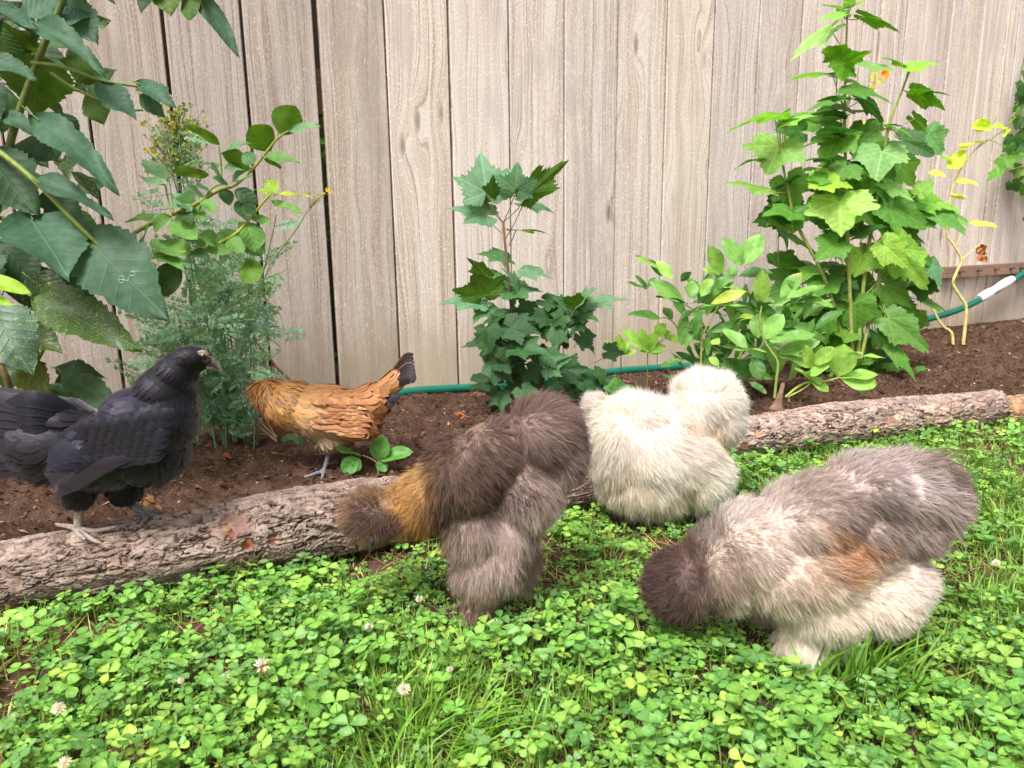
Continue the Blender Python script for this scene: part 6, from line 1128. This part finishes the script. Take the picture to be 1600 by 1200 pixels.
# ---- chestnut hen in the bed
Y0 = 1.11; hc_ = root('hen', P(505, 740, Y0), 'small chestnut orange hen with black streaked neck and upright dark tail on the soil', 'hen', 'hens foraging by the fence')
body = make_body(Y0, [(512, 642, 0, 82, 42, .050, 6), (456, 634, 0, 50, 40, .043, 10), (428, 622, .0, 32, 30, .032, 20), (408, 610, .008, 20, 17, .020, 0), (572, 632, 0, 38, 30, .034, -30), (604, 606, 0, 30, 17, .012, -45), (512, 686, -.01, 16, 16, .017, 0), (530, 684, .02, 16, 14, .017, 0), (545, 660, -.01, 46, 26, .040, 10)],
    [], .0028, 6)
limb(hc_, Y0, [[[(510, 694, -.01, 7), (513, 712, -.01, 4.2), (506, 736, -.012, 3.8)], [(506, 736, -.012, 3.8), (490, 741, -.026, 3), (472, 747, -.036, 1.6)], [(506, 737, -.012, 3.8), (504, 744, -.034, 2.8), (502, 750, -.044, 1.4)], [(506, 736, -.012, 3.8), (520, 737, -.006, 3), (530, 738, -.002, 1.6)], [(506, 735, -.01, 3.6), (492, 734, .0, 2.8), (479, 733, .008, 1.4)]]], (128, 126, 134))
limb(hc_, Y0, [[[(532, 692, .02, 7), (540, 708, .022, 4.2), (536, 722, .03, 3.8)], [(536, 722, .03, 3.8), (520, 724, .02, 2.8), (510, 726, .014, 1.4)], [(536, 722, .03, 3.8), (548, 723, .03, 2.8), (556, 724, .03, 1.4)]]], (96, 90, 92))
HG = (190, 138, 78); OR_ = (192, 130, 80); BUF = (228, 192, 146); BRN = (164, 112, 70)
fc = Field([(400, 606, 110, 10, .1, (190, 130, 72), 16), (415, 600, 70, 16, .1, (150, 96, 50), 18), (440, 606, 40, 20, .1, HG, 24), (420, 640, 60, 18, .1, HG, 22), (450, 640, 40, 20, .1, (210, 152, 84), 22), (480, 610, 12, 18, .1, (180, 128, 80), 26), (520, 605, 5, 18, .1, BRN, 24), (550, 605, -10, 18, .1, BRN, 20), (470, 665, 25, 18, .1, BUF, 26), (500, 680, 25, 16, .15, (236, 208, 172), 24), (500, 640, 15, 20, .1, OR_, 26), (540, 640, 18, 22, .1, OR_, 24), (580, 630, -5, 20, .1, (196, 132, 80), 22), (590, 650, 40, 18, .15, (176, 108, 62), 18), (600, 610, -35, 20, .1, (200, 140, 92), 18), (540, 680, 20, 16, .1, (214, 166, 120), 22)], 0.92)
body_obj(body, fc, hc_, dark=.8)
def pat_hackle(cc, X, T, N):
    m = (np.clip(1-np.abs(X)/.52, 0, 1)*3).clip(0, 1)*np.clip((T-.25)*6, 0, 1)*np.clip((.96-T)*9, 0, 1); dk = (RH.rand(N) < .8)[:, None, None]; m = m[None]*dk; return cc*(1-m[..., None])+lin((34, 26, 22))*m[..., None]
def pat_body(cc, X, T, N):
    m = np.clip((T-.55)*3, 0, 1)*(np.abs(X) < .4)*.25; r = (RH.rand(N) < .5)[:, None, None]*2.0; m = m[None]*r; return cc*(1-m[..., None])+lin((90, 56, 36))*m[..., None]
hk = lambda p: (proj(p)[0] < 478-0.55*(proj(p)[1]-600)) 
feather_coat('plumage', body, fc, 17000, M_CHE, hc_, .5, 1.2, pat_body, mask=lambda p: ~hk(p))
feather_coat('neck_feathers', body, fc, 15000, M_CHE, hc_, .34, 1.25, pat_hackle, 'point', mask=hk, lift=.12, R=.06)
mb = MB()
for i in range(7): quill(mb, [(515+i*4, 652+i*3, -.046), (555+i*3, 660+i*3.2, -.050), (588-i*5, 668+i*3, -.042)], 9, Y0, (36, 28, 28) if i % 2 else (60, 42, 34), (214, 150, 92), tipw=.35, edgew=.45)
for i in range(6): quill(mb, [(530+i*3, 622+i*5, -.044), (562+i*3, 634+i*5, -.048), (584-i, 650+i*4, -.042)], 8, Y0, (46, 34, 30), (200, 136, 84), tipw=.4, edgew=.4)
pts_ = sorted([(RH.uniform(492, 566), RH.uniform(0, 1)) for _ in range(85)], key=lambda t: -t[0])
for u, a in pts_:
    v = 618+a*52+(u-492)*.16+RH.uniform(-2, 2)
    c = [(186, 130, 84), (176, 118, 74), (196, 144, 98), (164, 106, 68)][RH.randint(4)]; L_q = RH.uniform(13, 19); quill(mb, [(u-L_q*.6, v-4, -.044), (u+2, v+1, -.0515+.0002*a), (u+L_q, v+5+RH.uniform(-2, 2), -.0500-.002*(1-(u-492)/74))], RH.uniform(6.5, 9.5), Y0, c, None if RH.rand() < .7 else (150, 96, 62), tipw=.6, n=8, curl=.1)
mb.build('wing', M_CHE, hc_); mb = MB()
for i in range(8):
    a = i/7.0; quill(mb, [(588, 612+6*a, .010-.016*a), (612+2*a, 590+12*a, .010-.016*a), (634+7*a, 560+32*a, .006-.016*a), (646+5*a-(6 if i == 7 else 0), 553+46*a, .004-.016*a)], 15, Y0, (34, 26, 27), (150, 104, 76) if i in (0, 3) else (58, 42, 38), tipw=.3, edgew=.72)
for i in range(8):
    a = i/7.0; quill(mb, [(575, 612+14*a, -.020), (592+2*a, 602+16*a, -.024), (612-4*a, 590+28*a, -.022)], 9, Y0, (208, 146, 98), (150, 96, 62), tipw=.5, edgew=.6)
quill(mb, [(600, 618, -.018), (615, 622, -.020), (626, 618, -.018)], 12, Y0, (40, 34, 44), None); quill(mb, [(596, 628, -.018), (608, 632, -.020), (618, 626, -.018)], 12, Y0, (44, 36, 40), None)
mb.build('tail', M_CHE, hc_)
mb = MB(); tube(mb, [P(396, 614, Y0+.012), P(389, 621, Y0+.014), P(386, 628, Y0+.014)], [.0044, .003, .0006], 8, lin((150, 130, 110)), 4); mb.build('beak', M_BEAK, hc_)
fur('down', body, fc, 26000, M_FUR, hc_, mask=lambda p: (proj(p)[1] > 662), width=.0005, vcol=.08)
